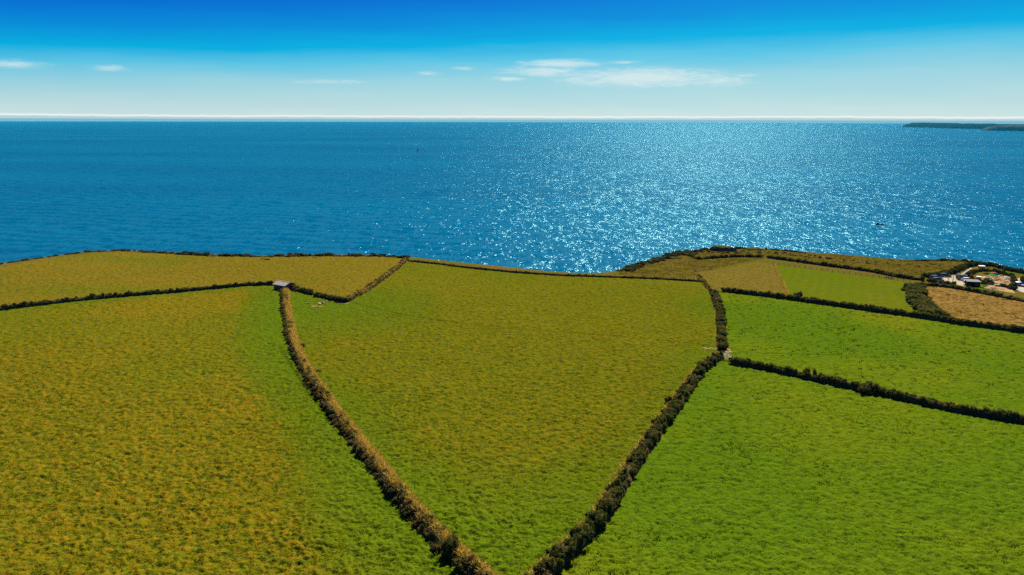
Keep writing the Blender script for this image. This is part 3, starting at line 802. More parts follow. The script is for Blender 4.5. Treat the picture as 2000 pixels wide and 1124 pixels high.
def hedgerow(label, P, w, h, bank_h, meshes, spacing, r, offs=(0.0,), straw=0, straw_off=0.0, straw_w=1.0, straw_h=0.6, hvar=0.35, skip=0.0, bank_mat=None, group='hedgerows dividing the fields', brown=None, brown_p=0.0, name='hedgerow', cat='hedgerow', crest=0.0, svar=(0.7, 1.3)):
    n2 = normals2(P)
    mid = P[len(P) // 2]
    root = empty(name, (mid[0], mid[1], float(H(*mid)[0])))
    tag(root, label, cat, group)
    O = np.array(root.location)
    # bank
    if bank_h > 0:
        prof = [(-0.5, -0.15), (-0.43, 0.35), (-0.30, 0.85), (0, 1.0), (0.30, 0.85), (0.43, 0.35), (0.5, -0.15)]
        m_ = len(P)
        V = np.zeros((m_, len(prof), 3))
        for k, (a, b) in enumerate(prof):
            jw = 1 + (vnoise(P[:, 0] * 1.0, P[:, 1] + k * 31, 2.2, k) - 0.5) * 0.45
            jh = 1 + (vnoise(P[:, 0] + 7, P[:, 1] + k * 17, 1.8, k + 3) - 0.5) * 0.5
            q = P + n2 * (a * w * jw)[:, None]
            V[:, k, :2] = q
            V[:, k, 2] = H(q[:, 0], q[:, 1]) + np.where(b < 0, b, b * bank_h * jh)
        V = V.reshape(-1, 3) - O
        ii = np.arange(m_ * len(prof)).reshape(m_, len(prof))
        FF = np.stack([ii[:-1, :-1], ii[:-1, 1:], ii[1:, 1:], ii[1:, :-1]], -1).reshape(-1, 4)[:, ::-1]
        me = np_mesh('earth_bank', V, FF, False)
        bm = bmesh.new(); bm.from_mesh(me)
        for e in (0, -1):
            pass
        bm.free()
        link('earth_bank', me, bank_mat or M_BANK, root)
    # shrubs
    Q = resample(P, spacing)
    nq = normals2(Q)
    for oi, off_ in enumerate(offs):
        for i in range(len(Q)):
            if random.random() < skip: continue
            k = random.uniform(-0.6, 0.6) * spacing
            tq = np.array([nq[i][1], -nq[i][0]])
            c = Q[i] + nq[i] * (off_ * w + random.gauss(0, 0.07) * w) - tq * k
            s = r * random.uniform(*svar)
            hh = h * (1 + random.uniform(-hvar, hvar) + (float(vnoise(c[0], c[1], 6, 8)) - 0.5) * hvar)
            lift = 0.0 if bank_h <= 0 or abs(off_) > 0.3 else bank_h * 0.45
            z = float(H(*c)[0]) + lift - 0.12
            ml = brown if (brown and random.random() < brown_p) else meshes
            link('shrub', random.choice(ml), None, root, (c[0] - O[0], c[1] - O[1], z - O[2]), (0, 0, random.uniform(0, 6.28)), (s, s * random.uniform(0.85, 1.15), max(0.2, (hh - lift)) / 1.42))
    # patches where shrubs have taken over the crest
    if crest:
        for i in range(len(Q)):
            if float(vnoise(Q[i][0], Q[i][1], 9, 77)) + random.uniform(-.15, .15) + 0.35 * max(0, 1 - i / 32) < 1 - crest: continue
            s = r * random.uniform(0.7, 1.2)
            c = Q[i] + nq[i] * random.uniform(-0.2, 0.1) * w
            link('shrub', random.choice(meshes if random.random() < 0.6 else brown), None, root, (c[0] - O[0], c[1] - O[1], float(H(*c)[0]) - O[2] + bank_h * 0.6), (0, 0, random.uniform(0, 6.28)), (s, s, random.uniform(0.45, 0.75)))
    # dry grass on the crest
    if straw:
        nb = int(straw * len(P))
        k = rng.integers(0, len(P), nb)
        o_ = straw_off * w + rng.uniform(-0.5, 0.5, nb) * straw_w
        c = P[k] + n2[k] * o_[:, None] + rng.uniform(-.5, .5, (nb, 2))
        rel = np.clip(np.abs(o_) / (w * 0.5), 0, 1)
        z = H(c[:, 0], c[:, 1]) + bank_h * np.clip(1.05 - rel ** 2, 0, 1) - 0.05
        hh = straw_h * rng.uniform(0.5, 1.3, nb)
        ln = rng.normal(0, 0.75, (nb, 2)) * hh[:, None]
        wa = rng.uniform(0, 2 * np.pi, nb); wd = rng.uniform(0.03, 0.09, nb)
        wv = np.stack([np.cos(wa) * wd, np.sin(wa) * wd], 1)
        V = np.stack([np.column_stack([c - wv, z]), np.column_stack([c + wv, z]), np.column_stack([c + ln, z + hh])], 1).reshape(-1, 3) - O
        tt = np.repeat(rng.uniform(0, 1, nb), 3)
        o = link('dry_grass', np_mesh('dry_grass', V, np.arange(len(V)).reshape(-1, 3), False, {'tint': tt}), M_STRAW, root)
        o['kind'] = 'stuff'
    return root

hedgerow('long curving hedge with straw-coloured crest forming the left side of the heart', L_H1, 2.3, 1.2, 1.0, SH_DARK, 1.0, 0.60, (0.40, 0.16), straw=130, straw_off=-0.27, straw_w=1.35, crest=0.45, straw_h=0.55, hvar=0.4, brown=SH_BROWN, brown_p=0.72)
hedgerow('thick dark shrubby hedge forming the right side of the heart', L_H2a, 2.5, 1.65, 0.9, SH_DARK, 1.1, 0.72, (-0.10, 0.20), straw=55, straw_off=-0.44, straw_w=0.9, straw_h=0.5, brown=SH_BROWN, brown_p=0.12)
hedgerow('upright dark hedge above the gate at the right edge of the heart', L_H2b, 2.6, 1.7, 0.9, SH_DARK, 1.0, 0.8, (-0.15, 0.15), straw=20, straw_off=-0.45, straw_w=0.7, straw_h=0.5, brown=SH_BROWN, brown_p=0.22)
hedgerow('thin broken hedge of small bushes near the headland', L_H2c, 2.2, 1.1, 0.6, SH_DARK, 1.6, 0.8, (0.0,), straw=18, straw_w=1.6, straw_h=0.4, brown=SH_BROWN, brown_p=0.5, skip=0.15)
hedgerow('dark straight hedge running right from the metal gate', L_H3, 2.2, 1.8, 1.2, SH_DARK, 0.75, 0.75, (0.05,), straw=12, straw_off=-0.40, straw_w=0.8, straw_h=0.5, hvar=0.18)
hedgerow('dark long hedge between the bright pasture and the green crop', L_H4, 2.4, 1.9, 1.25, SH_DARK, 0.8, 0.82, (0.0,), hvar=0.18)
hedgerow('dark bank hedge running left from the stone barn', L_H5, 2.3, 1.75, 1.3, SH_DARK, 0.9, 0.75, (0.0,), straw=10, straw_off=-0.25, straw_w=1.0, straw_h=0.45, hvar=0.3, brown=SH_BROWN, brown_p=0.3)
hedgerow('short dark hedge joined to the right of the stone barn', L_H6a, 2.2, 2.0, 1.0, SH_DARK, 1.1, 0.95, (0.0,), hvar=0.2)
hedgerow('short dark hedge between the gap and the bare earth corner', L_H6b, 2.2, 1.9, 1.0, SH_DARK, 1.1, 0.95, (0.0,), hvar=0.15)
hedgerow('brown-green hedge climbing from the bare earth corner to the cliff', L_H7, 2.8, 1.3, 1.0, SH_DARK, 1.2, 0.85, (-0.12, 0.25), straw=36, straw_off=0.3, straw_w=1.6, straw_h=0.5, brown=SH_BROWN, brown_p=0.5)
hedgerow('low dark hedge along the cliff top behind the heart-shaped pasture', L_H8, 1.7, 1.0, 0.8, SH_DARK, 1.0, 0.7, (0.0,), hvar=0.25, brown=SH_BROWN, brown_p=0.25)
hedgerow('short dark hedge on the headland below the rock outcrop', L_H9a, 2.0, 1.5, 0.8, SH_DARK, 1.4, 1.0, (0.0,), hvar=0.25)
hedgerow('dark hedge along the headland above the wire fence', L_H9b, 2.2, 1.6, 1.0, SH_DARK, 1.1, 0.95, (0.0,), hvar=0.3)
hedgerow('wide belt of rounded dark bushes between green crop and stubble', L_H10, 5.0, 2.2, 0.0, SH_DARK, 1.5, 1.45, (-0.32, 0.0, 0.32), hvar=0.25)
hedgerow('dark hedge between the stubble field and the car park', L_H11, 2.2, 1.4, 0.9, SH_DARK, 1.0, 0.85, (0.0,), hvar=0.3)
hedgerow('tall dark hedge of bushes curving behind the car park', L_H12, 2.6, 1.7, 0.0, SH_SCRUB, 1.3, 1.1, (-0.2, 0.2), hvar=0.3)
GA = pts((1890, 540), (1900, 533), (1915, 530), (1935, 531), (1955, 535), (1975, 541), (1981, 550), (1980, 560))
hedgerow('dark shrubbery round the back of the cafe terrace', GA, 1.8, 1.5, 0.0, SH_SCRUB, 1.3, 0.95, (0.0,), hvar=0.35, group='garden shrubberies', name='shrubbery', cat='shrubbery')
hedgerow('clipped shrubbery between the flat-roofed shed and the terrace', pts((1898, 551), (1910, 552), (1922, 554), (1932, 553)), 3.0, 1.8, 0.0, SH_SCRUB, 1.4, 1.2, (-0.25, 0.25), hvar=0.25, group='garden shrubberies', name='shrubbery', cat='shrubbery')
hedgerow('shrubbery between the terrace and the sandy paddock', pts((1934, 556), (1950, 559), (1968, 563), (1979, 566)), 1.8, 1.3, 0.0, SH_SCRUB, 1.2, 0.9, (0.0,), hvar=0.25, group='garden shrubberies', name='shrubbery', cat='shrubbery')
hedgerow('bushes beside the lane at the right edge', pts((1999, 548), (2004, 556), (2012, 566)), 2.2, 2.0, 0.0, SH_SCRUB, 1.4, 1.2, (0.0,), group='garden shrubberies', name='shrubbery', cat='shrubbery')
hedgerow('dark bushes at the left end of the car park', pts((1802, 549), (1812, 549), (1822, 552), (1846, 557), (1862, 558)), 2.4, 1.6, 0.0, SH_SCRUB, 1.3, 1.1, (0.0,), group='garden shrubberies', name='shrubbery', cat='shrubbery')

# scrub along the cliff edge
def scrub(label, pp, w, h, spacing, r, offs):
    hedgerow(label, smooth(pts(*pp), 1.0, 2), w, h, 0.0, SH_SCRUB, spacing, r, offs, hvar=0.6, skip=0.2, svar=(0.45, 1.7), group='scrub along the cliff edge', name='cliff_scrub', cat='scrub')
scrub('thin dark scrub edging the cliff at the far left', [(-60, 524), (0, 516.5), (60, 507.5), (120, 499), (180, 492)], 2.0, 0.7, 1.7, 1.1, (0.0,))
scrub('low dark scrub on the grassy knoll at the left cliff edge', [(180, 492), (240, 490), (290, 493), (350, 497)], 4.0, 0.7, 1.8, 1.2, (-0.3, 0.2))
scrub('dark scrub along the cliff edge behind the clifftop pasture', [(350, 497), (430, 500.5), (480, 501.5), (540, 502), (640, 500.5), (740, 501), (792, 504)], 4.5, 1.1, 1.9, 1.3, (-0.3, 0.2))
scrub('dark scrub tumbling down the left flank of the right headland', [(1222, 530), (1238, 523), (1262, 515), (1300, 504), (1340, 493.5), (1384, 489)], 5.0, 1.0, 1.7, 1.3, (-0.4, 0.0, 0.35))
scrub('patch of dark scrub at the seaward edge beyond the headland hedge', [(1440, 486), (1470, 486.5), (1500, 488), (1540, 491), (1565, 494)], 3.0, 0.8, 2.0, 1.2, (0.0,))
scrub('strip of dark scrub on the cliff edge above the car park', [(1784, 510), (1820, 509.5), (1850, 509), (1880, 510.5), (1905, 513), (1935, 517), (1965, 524), (1990, 531)], 2.6, 0.8, 1.6, 1.1, (-0.2, 0.2))

hedgerow('brown bracken and low scrub across the top of the headland', smooth(pts((1345, 496), (1400, 494), (1450, 493), (1500, 494), (1560, 499), (1620, 506)), 1.0, 3), 7.0, 0.7, 0.0, SH_BROWN, 2.6, 0.9, (-0.5, 0.0, 0.45), hvar=0.5, skip=0.35, group='scrub along the cliff edge', name='cliff_scrub', cat='scrub')
hedgerow('scattered brown bracken on the clifftop above the crop fence', smooth(pts((1640, 506), (1700, 514), (1760, 519), (1830, 519)), 1.0, 3), 8.0, 0.6, 0.0, SH_BROWN, 3.0, 0.8, (-0.5, 0.0, 0.5), hvar=0.5, skip=0.45, group='scrub along the cliff edge', name='cliff_scrub', cat='scrub')
# lone bushes
def bush(px, py, r, h, label, dens_=3, mats=SH_DARK):
    c = at(px, py)
    root = empty('bush', (c[0], c[1], float(H(*c)[0])))
    tag(root, label, 'bush', 'lone bushes standing in the open')
    for k in range(dens_):
        a = random.uniform(0, 6.28); q = 0 if k == 0 else r * 0.55
        s = r * random.uniform(0.6, 0.9) if dens_ > 1 else r
        link('shrub', random.choice(mats), None, root, (math.cos(a) * q, math.sin(a) * q, -0.1), (0, 0, random.uniform(0, 6.28)), (s, s, h / 1.42 * random.uniform(0.8, 1.1)))
    return root
bush(884, 1084, 1.0, 2.6, 'tall dark bush breaking the straw-crested hedge near the bottom', 4)
bush(592, 679, 0.62, 1.3, 'small dark bush right of the straw-crested hedge, upper one', 2)
bush(621, 727, 0.75, 0.7, 'low dark bush right of the straw-crested hedge, lower one', 3, SH_BROWN)
bush(409, 502, 1.7, 0.7, 'flat dark bush on the clifftop pasture, leftmost of its row', 3)
bush(514, 507, 1.5, 0.6, 'low dark bush on the clifftop pasture, second from the left', 3, SH_BROWN)
bush(521, 509, 1.3, 0.8, 'dark bush touching its neighbour on the clifftop pasture', 2)
bush(595, 505, 1.2, 0.5, 'low bush on the clifftop pasture, second from the right', 2)
bush(617, 505, 1.3, 0.5, 'low bush on the clifftop pasture, rightmost of its row', 2)
bush(362, 497, 1.8, 1.9, 'round bush on the cliff edge above the clifftop pasture', 3, SH_SCRUB)
bush(727, 500, 1.0, 1.6, 'single round bush on the cliff edge near the climbing hedge', 2, SH_SCRUB)
bush(1304, 788, 0.7, 1.6, 'small pointed bush on the pasture side of the thick right hedge', 2)
bush(1577, 737, 0.6, 3.1, 'bush poking above the dark hedge right of the gate', 2)
bush(1591, 741, 0.5, 2.6, 'smaller bush beside the one poking above the right hedge', 1)
bush(1700, 768, 1.8, 2.6, 'broad bulge of bush in the middle of the right hedge', 4)
bush(1555, 585, 1.4, 2.9, 'rounded bush standing above the hedge at the crop corner', 2)
bush(1896, 546, 1.1, 2.6, 'light green bush between the car park and the terrace', 2, SH_BROWN)

# ------------------------------------------------------------------ bare earth, car park, lane
M_EARTH = plain('bare_earth', (0.185, 0.125, 0.045), 1.0, var=0.45, scale=0.5, bump=0.4, spec=0.1)
M_GRAVEL = plain('gravel', (0.33, 0.285, 0.18), 1.0, var=0.22, scale=0.6, bump=0.3, spec=0.1)
M_SAND = plain('sand_paddock', (0.28, 0.185, 0.08), 1.0, var=0.25, scale=0.4, bump=0.3, spec=0.1)
M_CONC = plain('lane_surface', (0.30, 0.28, 0.21), 0.9, var=0.2, scale=0.4, bump=0.2, spec=0.2)
M_STONE = plain('pale_stone', (0.36, 0.31, 0.21), 0.9, var=0.35, scale=1.2, bump=0.5, spec=0.2)
M_DRYPATH = plain('worn_path', (0.17, 0.15, 0.05), 1.0, var=0.25, scale=0.3, bump=0.2, spec=0.1)
def patch(name, cpx, cpy, rx, ry, mat, label, cat, lift, seed, rz=0.0):
    c = at(cpx, cpy)
    a = np.linspace(0, 2 * np.pi, 26, endpoint=False)
    r_ = 1 + 0.35 * (vnoise(np.cos(a) * 2 + seed * 9, np.sin(a) * 2, 0.8, seed) - 0.5) * 2
    q = np.stack([np.cos(a) * rx * r_, np.sin(a) * ry * r_], 1)
    m = np.array([[math.cos(rz), -math.sin(rz)], [math.sin(rz), math.cos(rz)]])
    return sheet(name, c + q @ m.T, mat, lift, 1.2, None, label, cat, edge=0.7)
patch('bare_earth', 1393, 682, 2.8, 0.9, M_EARTH, 'worn bare earth left of the gap in the right hedge', 'bare earth', 0.12, 1, R(-12))
patch('bare_earth', 1420, 686, 1.2, 2.0, M_EARTH, 'worn bare earth right of the gap in the right hedge', 'bare earth', 0.12, 2)
patch('bare_earth', 619, 599, 1.8, 1.3, M_EARTH, 'pale bare earth patch below the short dark hedge', 'bare earth', 0.12, 3)
patch('bare_earth', 671, 593, 2.4, 1.2, M_EARTH, 'bare earth at the corner where two hedges meet', 'bare earth', 0.12, 4)
def path_strip(L, w, mat, label, lift, name='path'):
    n2 = normals2(L)
    jig = 1 + 0.3 * (vnoise(L[:, 0], L[:, 1], 2.0, 5) - 0.5)
    V = []
    for k in (-0.5, 0.5):
        q = L + n2 * (k * w * jig)[:, None]
        V.append(np.column_stack([q, H(q[:, 0], q[:, 1]) + lift]))
    V = np.stack(V, 1).reshape(-1, 3)
    ii = np.arange(len(V)).reshape(-1, 2)
    F_ = np.stack([ii[:-1, 0], ii[:-1, 1], ii[1:, 1], ii[1:, 0]], -1)
    me = np_mesh(name, V, F_, True, {'lush': np.zeros(len(V)), 'tint': np.ones(len(V))})
    if me.polygons[0].normal.z < 0: me.flip_normals()
    return tag(link(name, me, mat), label, 'path', kind='structure')
path_strip(smooth(pts((1878, 537), (1890, 529), (1902, 521)), 1.0, 1), 0.6, M_CONC, 'narrow pale path climbing the slope behind the car park', 0.10)
path_strip(smooth(pts((1228, 534), (1300, 529.5), (1360, 524), (1420, 517), (1460, 510), (1490, 504.5)), 1.0, 4), 1.1, grass_mat('trodden_grass', (0.065, 0.055, 0.006), LUSH, (0.12, 0.08, 0.012), DARK, 0.0), 'narrow trodden footpath crossing the headland pasture', 0.10)
sheet('car_park', pts((1822, 545), (1836, 539), (1852, 538), (1880, 540), (1896, 543), (1893, 550), (1886, 560), (1874, 559), (1862, 556), (1835, 552.5)), M_GRAVEL, 0.09, 2.0, None, 'pale gravel car park below the dark hedge', 'car park')
sheet('terrace', pts((1905, 543.5), (1920, 540), (1940, 538), (1958, 541), (1972, 546), (1976, 557), (1962, 558), (1945, 554.5), (1925, 550), (1910, 547)), M_SAND, 0.09, 2.0, None, 'sandy cafe terrace ringed by shrubs', 'terrace')
sheet('paddock', pts((1921, 563), (1932, 557), (1950, 558), (1972, 563), (1984, 574), (1960, 570.5), (1938, 567)), M_SAND, 0.09, 2.0, None, 'small sandy paddock beside the lawn', 'paddock')
sheet('lawn', pts((1893, 566), (1905, 559), (1925, 556), (1932, 557), (1921, 563), (1938, 567), (1925, 570)), M_LAWN[0], 0.07, 2.0, None, 'small bright green lawn beside the sandy paddock', 'lawn')
sheet('lawn', pts((1950, 526), (1975, 530), (2020, 533), (2060, 540), (2010, 538), (1980, 536), (1962, 531)), M_LAWN[0], 0.07, 3.0, None, 'strip of bright green grass above the terrace shrubs', 'lawn')
sheet('garden_bank', pts((1868, 537), (1877, 526), (1890, 520.5), (1912, 521), (1925, 524), (1910, 530), (1890, 538)), M_ROUGH[0], 0.07, 3.0, None, 'brown sloping bank behind the car park', 'bank')
sheet('lane', pts((1984, 547), (1990, 543.5), (1998, 543), (2001, 549), (1997, 556), (2004, 566), (2030, 574), (2000, 572.5), (1985, 568), (1976, 561), (1984, 558)), M_CONC, 0.09, 2.0, None, 'pale concrete lane bending past the terrace', 'road')

# stones by the bare earth
def rock_mesh(seed, sub=2):
    bm = bmesh.new(); bmesh.ops.create_icosphere(bm, subdivisions=sub, radius=1.0)
    r = np.random.default_rng(seed)
    K = r.normal(size=(9, 3)); K /= np.linalg.norm(K, axis=1)[:, None]; cut = r.uniform(0.62, 0.92, 9)
    for v in bm.verts:
        p = np.array(v.co)
        for k_, c_ in zip(K, cut):
            d_ = p @ k_
            if d_ > c_: p = p - k_ * (d_ - c_)
        p = p * (1 + 0.06 * r.normal())
        v.co = p
    return bm_mesh('stone', bm)
for (px, py, sx, sy, sz, lab) in [(600, 594, 0.9, 0.4, 0.3, 'flat pale stone left of the bare earth patch'), (624, 594.5, 0.8, 0.5, 0.35, 'pale stone behind the bare earth patch'), (631, 593.5, 0.6, 0.5, 0.45, 'darker stone at the right end of the bare earth patch'), (637, 590, 0.35, 0.3, 0.25, 'small pale stone near the short dark hedge')]:
    c = at(px, py)
    tag(link('field_stone', rock_mesh(int(px)), M_STONE, None, (c[0], c[1], float(H(*c)[0]) + 0.20), (0, 0, px), (sx, sy, sz)), lab, 'stone', 'stones lying in the heart-shaped pasture')

# rock outcrop on the headland
def outcrop(px, py, sx, sy, sz, seed, label):
    c = at(px, py)
    bm = bmesh.new(); bmesh.ops.create_icosphere(bm, subdivisions=4, radius=1.0)
    for v in bm.verts:
        p = v.co
        n_ = float(vnoise(p.x * 2 + seed, p.y * 2 + p.z, 0.5, seed)) + 0.5 * float(vnoise(p.x * 3, p.z * 4 + p.y, 0.3, seed + 2))
        f = 0.72 + 0.28 * n_
        if p.x < -0.55: f *= 0.85
        v.co = Vector((p.x * f, p.y * f, max(-0.4, p.z * f)))
        if v.co.z > 0.55: v.co.z = 0.55 + (v.co.z - 0.55) * 0.35
    m, N = new_mat('outcrop_rock')
    g = N.n('ShaderNodeNewGeometry')
    sp = N.n('ShaderNodeSeparateXYZ'); N.t.links.new(g.outputs['Normal'], sp.inputs[0])
    nz = N.noise(g.outputs['Position'], 0.6, 5.0, 0.65)
    rk = N.mix(nz, (0.05, 0.045, 0.035), (0.22, 0.18, 0.13))
    gr = N.mix(nz, (0.045, 0.050, 0.012), (0.10, 0.085, 0.02))
    cc = N.mix(N.rng(N.math('ADD', sp.outputs[2], N.math('MULTIPLY', nz, 0.6)), 0.75, 1.05), rk, gr)
    bs = N.n('ShaderNodeBsdfDiffuse', ins={'Color': cc}); finish(N, bs.outputs[0])
    return tag(link('rock_outcrop', bm_mesh('rock_outcrop', bm), m, None, (c[0], c[1], float(H(*c)[0])), (0, 0, R(-8)), (sx, sy, sz)), label, 'rock')
outcrop(1409, 490, 7.6, 4.5, 3.6, 3, 'rounded rock outcrop on the tip of the right headland')
outcrop(1470, 488.5, 5.0, 3.0, 1.2, 6, 'low rocky hump on the headland right of the outcrop')
outcrop(1305, 505, 6.5, 2.5, 1.1, 9, 'pale rock ledge among the scrub on the headland flank')

# ------------------------------------------------------------------ stone barn
M_WALL = plain('barn_stone', (0.14, 0.12, 0.10), 0.95, var=0.45, scale=2.2, bump=0.8, spec=0.1)
M_ROOF = plain('barn_roof', (0.46, 0.38, 0.32), 0.85, var=0.25, scale=1.6, bump=0.4, spec=0.3)
M_TRIM = plain('roof_edge', (0.42, 0.38, 0.33), 0.8, var=0.2, scale=2.0, bump=0.2)
M_WOOD = plain('old_timber', (0.10, 0.075, 0.05), 0.9, var=0.35, scale=3.0, bump=0.4)
def barn():
    rz = R(-30)
    e = at(546, 567)
    ux = np.array([math.cos(rz), math.sin(rz)]); uy = np.array([-math.sin(rz), math.cos(rz)])
    c = e + uy * 2.3
    root = empty('barn', (c[0], c[1], float(H(*c)[0])), rz)
    tag(root, 'small stone barn with grey pitched roof where three hedges meet', 'barn')
    L, Wd, eh, rh = 2.9, 2.3, 1.95, 2.72
    bm = bmesh.new()
    P = []
    for x in (-L, L):
        P.append([bm.verts.new((x, y, z)) for y, z in ((-Wd, -0.5), (-Wd, eh), (0, rh - 0.02), (Wd, eh), (Wd, -0.5))])
    a, b = P
    bm.faces.new(a); bm.faces.new(b[::-1])
    for i in range(5):
        j = (i + 1) % 5
        bm.faces.new((a[j], a[i], b[i], b[j]))
    link('wall', bm_mesh('wall', bm), M_WALL, root)
    pit = math.atan2(rh - eh, Wd); sl = math.hypot(Wd, rh - eh) + 0.30
    for sgn in (-1, 1):
        o = box_part('roof_slope', (0, 0, 0), (2 * L + 0.5, sl, 0.09), M_ROOF, root, bevel=0.015)
        o.rotation_euler = (sgn * -pit, 0, 0)
        o.location = (0, sgn * (sl / 2) * math.cos(pit), rh + 0.10 - (sl / 2) * math.sin(pit))
        # courses of slates
        for k in range(1, 8):
            box_part('slate_course', (0, sgn * (-sl / 2 + k * sl / 8), 0.055), (2 * L + 0.46, 0.05, 0.008), M_ROOF, o)
        for x in (-1, 1):
            box_part('verge_board', (x * (L + 0.27), 0, 0.0), (0.09, sl, 0.16), M_TRIM, o)
    box_part('ridge', (0, 0, rh + 0.15), (2 * L + 0.52, 0.26, 0.10), M_TRIM, root, bevel=0.03)
    d_ = box_part('door', (0.9, -Wd - 0.03, 0.8), (1.1, 0.06, 1.9), M_WOOD, root)
    box_part('lintel', (0.9, -Wd - 0.05, 1.80), (1.4, 0.08, 0.16), M_STONE, d_)
    w_ = box_part('window', (L + 0.02, -0.2, 1.15), (0.05, 0.6, 0.6), M_WOOD, root)
    box_part('sill', (L + 0.05, -0.2, 0.82), (0.14, 0.75, 0.07), M_STONE, w_)
barn()

# ------------------------------------------------------------------ gates and fences
M_GALV = plain('galvanised', (0.27, 0.28, 0.20), 0.6, metal=0.2, var=0.12, scale=4.0, bump=0.0)
M_POST = plain('fence_post', (0.075, 0.052, 0.035), 0.9, var=0.35, scale=6.0, bump=0.2)
def gate(pa, pb, label, h=1.25):
    a, b = at(*pa), at(*pb)
    L = float(np.linalg.norm(b - a)); rz = math.atan2(b[1] - a[1], b[0] - a[0])
    root = empty('field_gate', (a[0], a[1], float(H(*a)[0])), rz)
    tag(root, label, 'gate')
    dz = (float(H(*b)[0]) - float(H(*a)[0])) / L
    for k in range(6):
        z = 0.25 + k * (h - 0.25) / 5
        box_part('bar', (L / 2, 0, z + dz * L / 2 + 0.15), (L - 0.2, 0.05, 0.07), M_GALV, root, rot=(0, -math.atan(dz), 0))
    for x in (0.12, L / 2, L - 0.12):
        box_part('upright', (x, 0, 0.25 + (h - 0.2) / 2 + 0.1 + dz * x), (0.06, 0.06, h - 0.1), M_GALV, root)
    for x in (0.0, L):
        cyl_part('gate_post', (x, 0, 0.65 + dz * x), 0.11, 1.7, M_POST, root)
gate((1410, 700), (1429, 707), 'pale metal bar gate between the two right hedges')
def fence(pp, step, h, label, wires=3, rail=False, r=0.055):
    P = resample(pts(*pp), step)
    O = np.array([P[0][0], P[0][1], float(H(*P[0])[0])])
    root = empty('wire_fence' if not rail else 'rail_fence', O)
    tag(root, label, 'fence', 'fences of the fields')
    Z_ = H(P[:, 0], P[:, 1])
    for p, z in zip(P, Z_):
        hh = h * random.uniform(0.92, 1.1)
        cyl_part('post', (p[0] - O[0], p[1] - O[1], z - O[2] + hh / 2 - 0.1), r * random.uniform(0.85, 1.2), hh + 0.2, M_POST, root, seg=7)
    for k in range(wires):
        zz = h * (0.30 + 0.62 * k / max(1, wires - 1))
        rr_ = 0.045 if rail else 0.012
        V, F_ = [], []
        for i, (p, z) in enumerate(zip(P, Z_)):
            for (dy, dzz) in ((-rr_, -rr_), (rr_, -rr_), (rr_, rr_), (-rr_, rr_)):
                V.append([p[0] - O[0] + dy * 0.5, p[1] - O[1] + dy, z - O[2] + zz + dzz])
            if i:
                b0 = 4 * i
                for q in range(4): F_.append([b0 - 4 + q, b0 - 4 + (q + 1) % 4, b0 + (q + 1) % 4, b0 + q])
        link('rail' if rail else 'wire', np_mesh('rail', np.array(V), np.array(F_)), M_POST, root)
fence([(1511, 517.5), (1600, 528), (1700, 541), (1777, 551.5)], 2.3, 1.2, 'long post and wire fence along the top of the green crop', 4, False, 0.065)
fence([(1731, 545), (1737, 545.7), (1744, 546.5)], 0.75, 1.25, 'short dark railing beside the wire fence', 4, True, 0.07)
fence([(1910, 567), (1925, 570), (1940, 568.5), (1960, 572)], 2.0, 1.1, 'low rail fence round the front of the sandy paddock', 2, True)
fence([(1921, 563), (1932, 557.5)], 1.8, 1.1, 'short rail fence between lawn and paddock', 2, True)
# stony edge of the crop
hedgerow('low broken line of dry grass and stones on the left edge of the crop', smooth(pts((1511, 517), (1520, 537), (1530, 557), (1539, 579)), 1.0, 2), 1.0, 0.5, 0.35, SH_BROWN, 2.6, 0.5, (0.0,), straw=24, straw_w=1.0, straw_h=0.4, skip=0.3)

# ------------------------------------------------------------------ vehicles
M_TYRE = plain('tyre', (0.015, 0.015, 0.016), 0.9, var=0.1, bump=0)
M_RIM = paint('wheel_rim', (0.45, 0.46, 0.48), 0.35, 0.8)
M_GLASS = glass('car_glass', (0.012, 0.020, 0.026))
M_LAMP = paint('head_lamp', (0.75, 0.75, 0.72), 0.1)
M_TAIL = paint('tail_lamp', (0.35, 0.01, 0.01), 0.2)
M_BLACK = plain('black_trim', (0.02, 0.02, 0.022), 0.6, var=0.1, bump=0)
def loft(name, secs, mat, parent, sm=True):
    """secs: (x, half width, z bottom, z belt, roof half width, z roof)"""
    V, F_ = [], []
    for (x, w, zb, zm, wr, zr) in secs:
        V += [[x, -w * 0.92, zb], [x, -w, zb + 0.18], [x, -w, zm], [x, -wr, zr - 0.05], [x, -wr * 0.8, zr], [x, wr * 0.8, zr], [x, wr, zr - 0.05], [x, w, zm], [x, w, zb + 0.18], [x, w * 0.92, zb]]
    n = len(secs)
    for i in range(n - 1):
        for k in range(10):
            F_.append((i * 10 + k, i * 10 + (k + 1) % 10, (i + 1) * 10 + (k + 1) % 10, (i + 1) * 10 + k))
    bm = bmesh.new()
    vv = [bm.verts.new(v) for v in V]
    for f in F_: bm.faces.new([vv[q] for q in f])
    bm.faces.new(vv[:10]); bm.faces.new(vv[-10:][::-1])
    return link(name, bm_mesh(name, bm), mat, parent)
def quad_part(name, c4, mat, parent, t_=0.02):
    """a thin pane through four corners"""
    A = [Vector(c) for c in c4]
    n_ = (A[1] - A[0]).cross(A[3] - A[0]).normalized() * t_
    bm = bmesh.new()
    lo = [bm.verts.new(a - n_) for a in A]; hi = [bm.verts.new(a + n_) for a in A]
    bm.faces.new(lo[::-1]); bm.faces.new(hi)
    for i in range(4):
        j = (i + 1) % 4
        bm.faces.new((lo[i], lo[j], hi[j], hi[i]))
    return link(name, bm_mesh(name, bm), mat, parent)
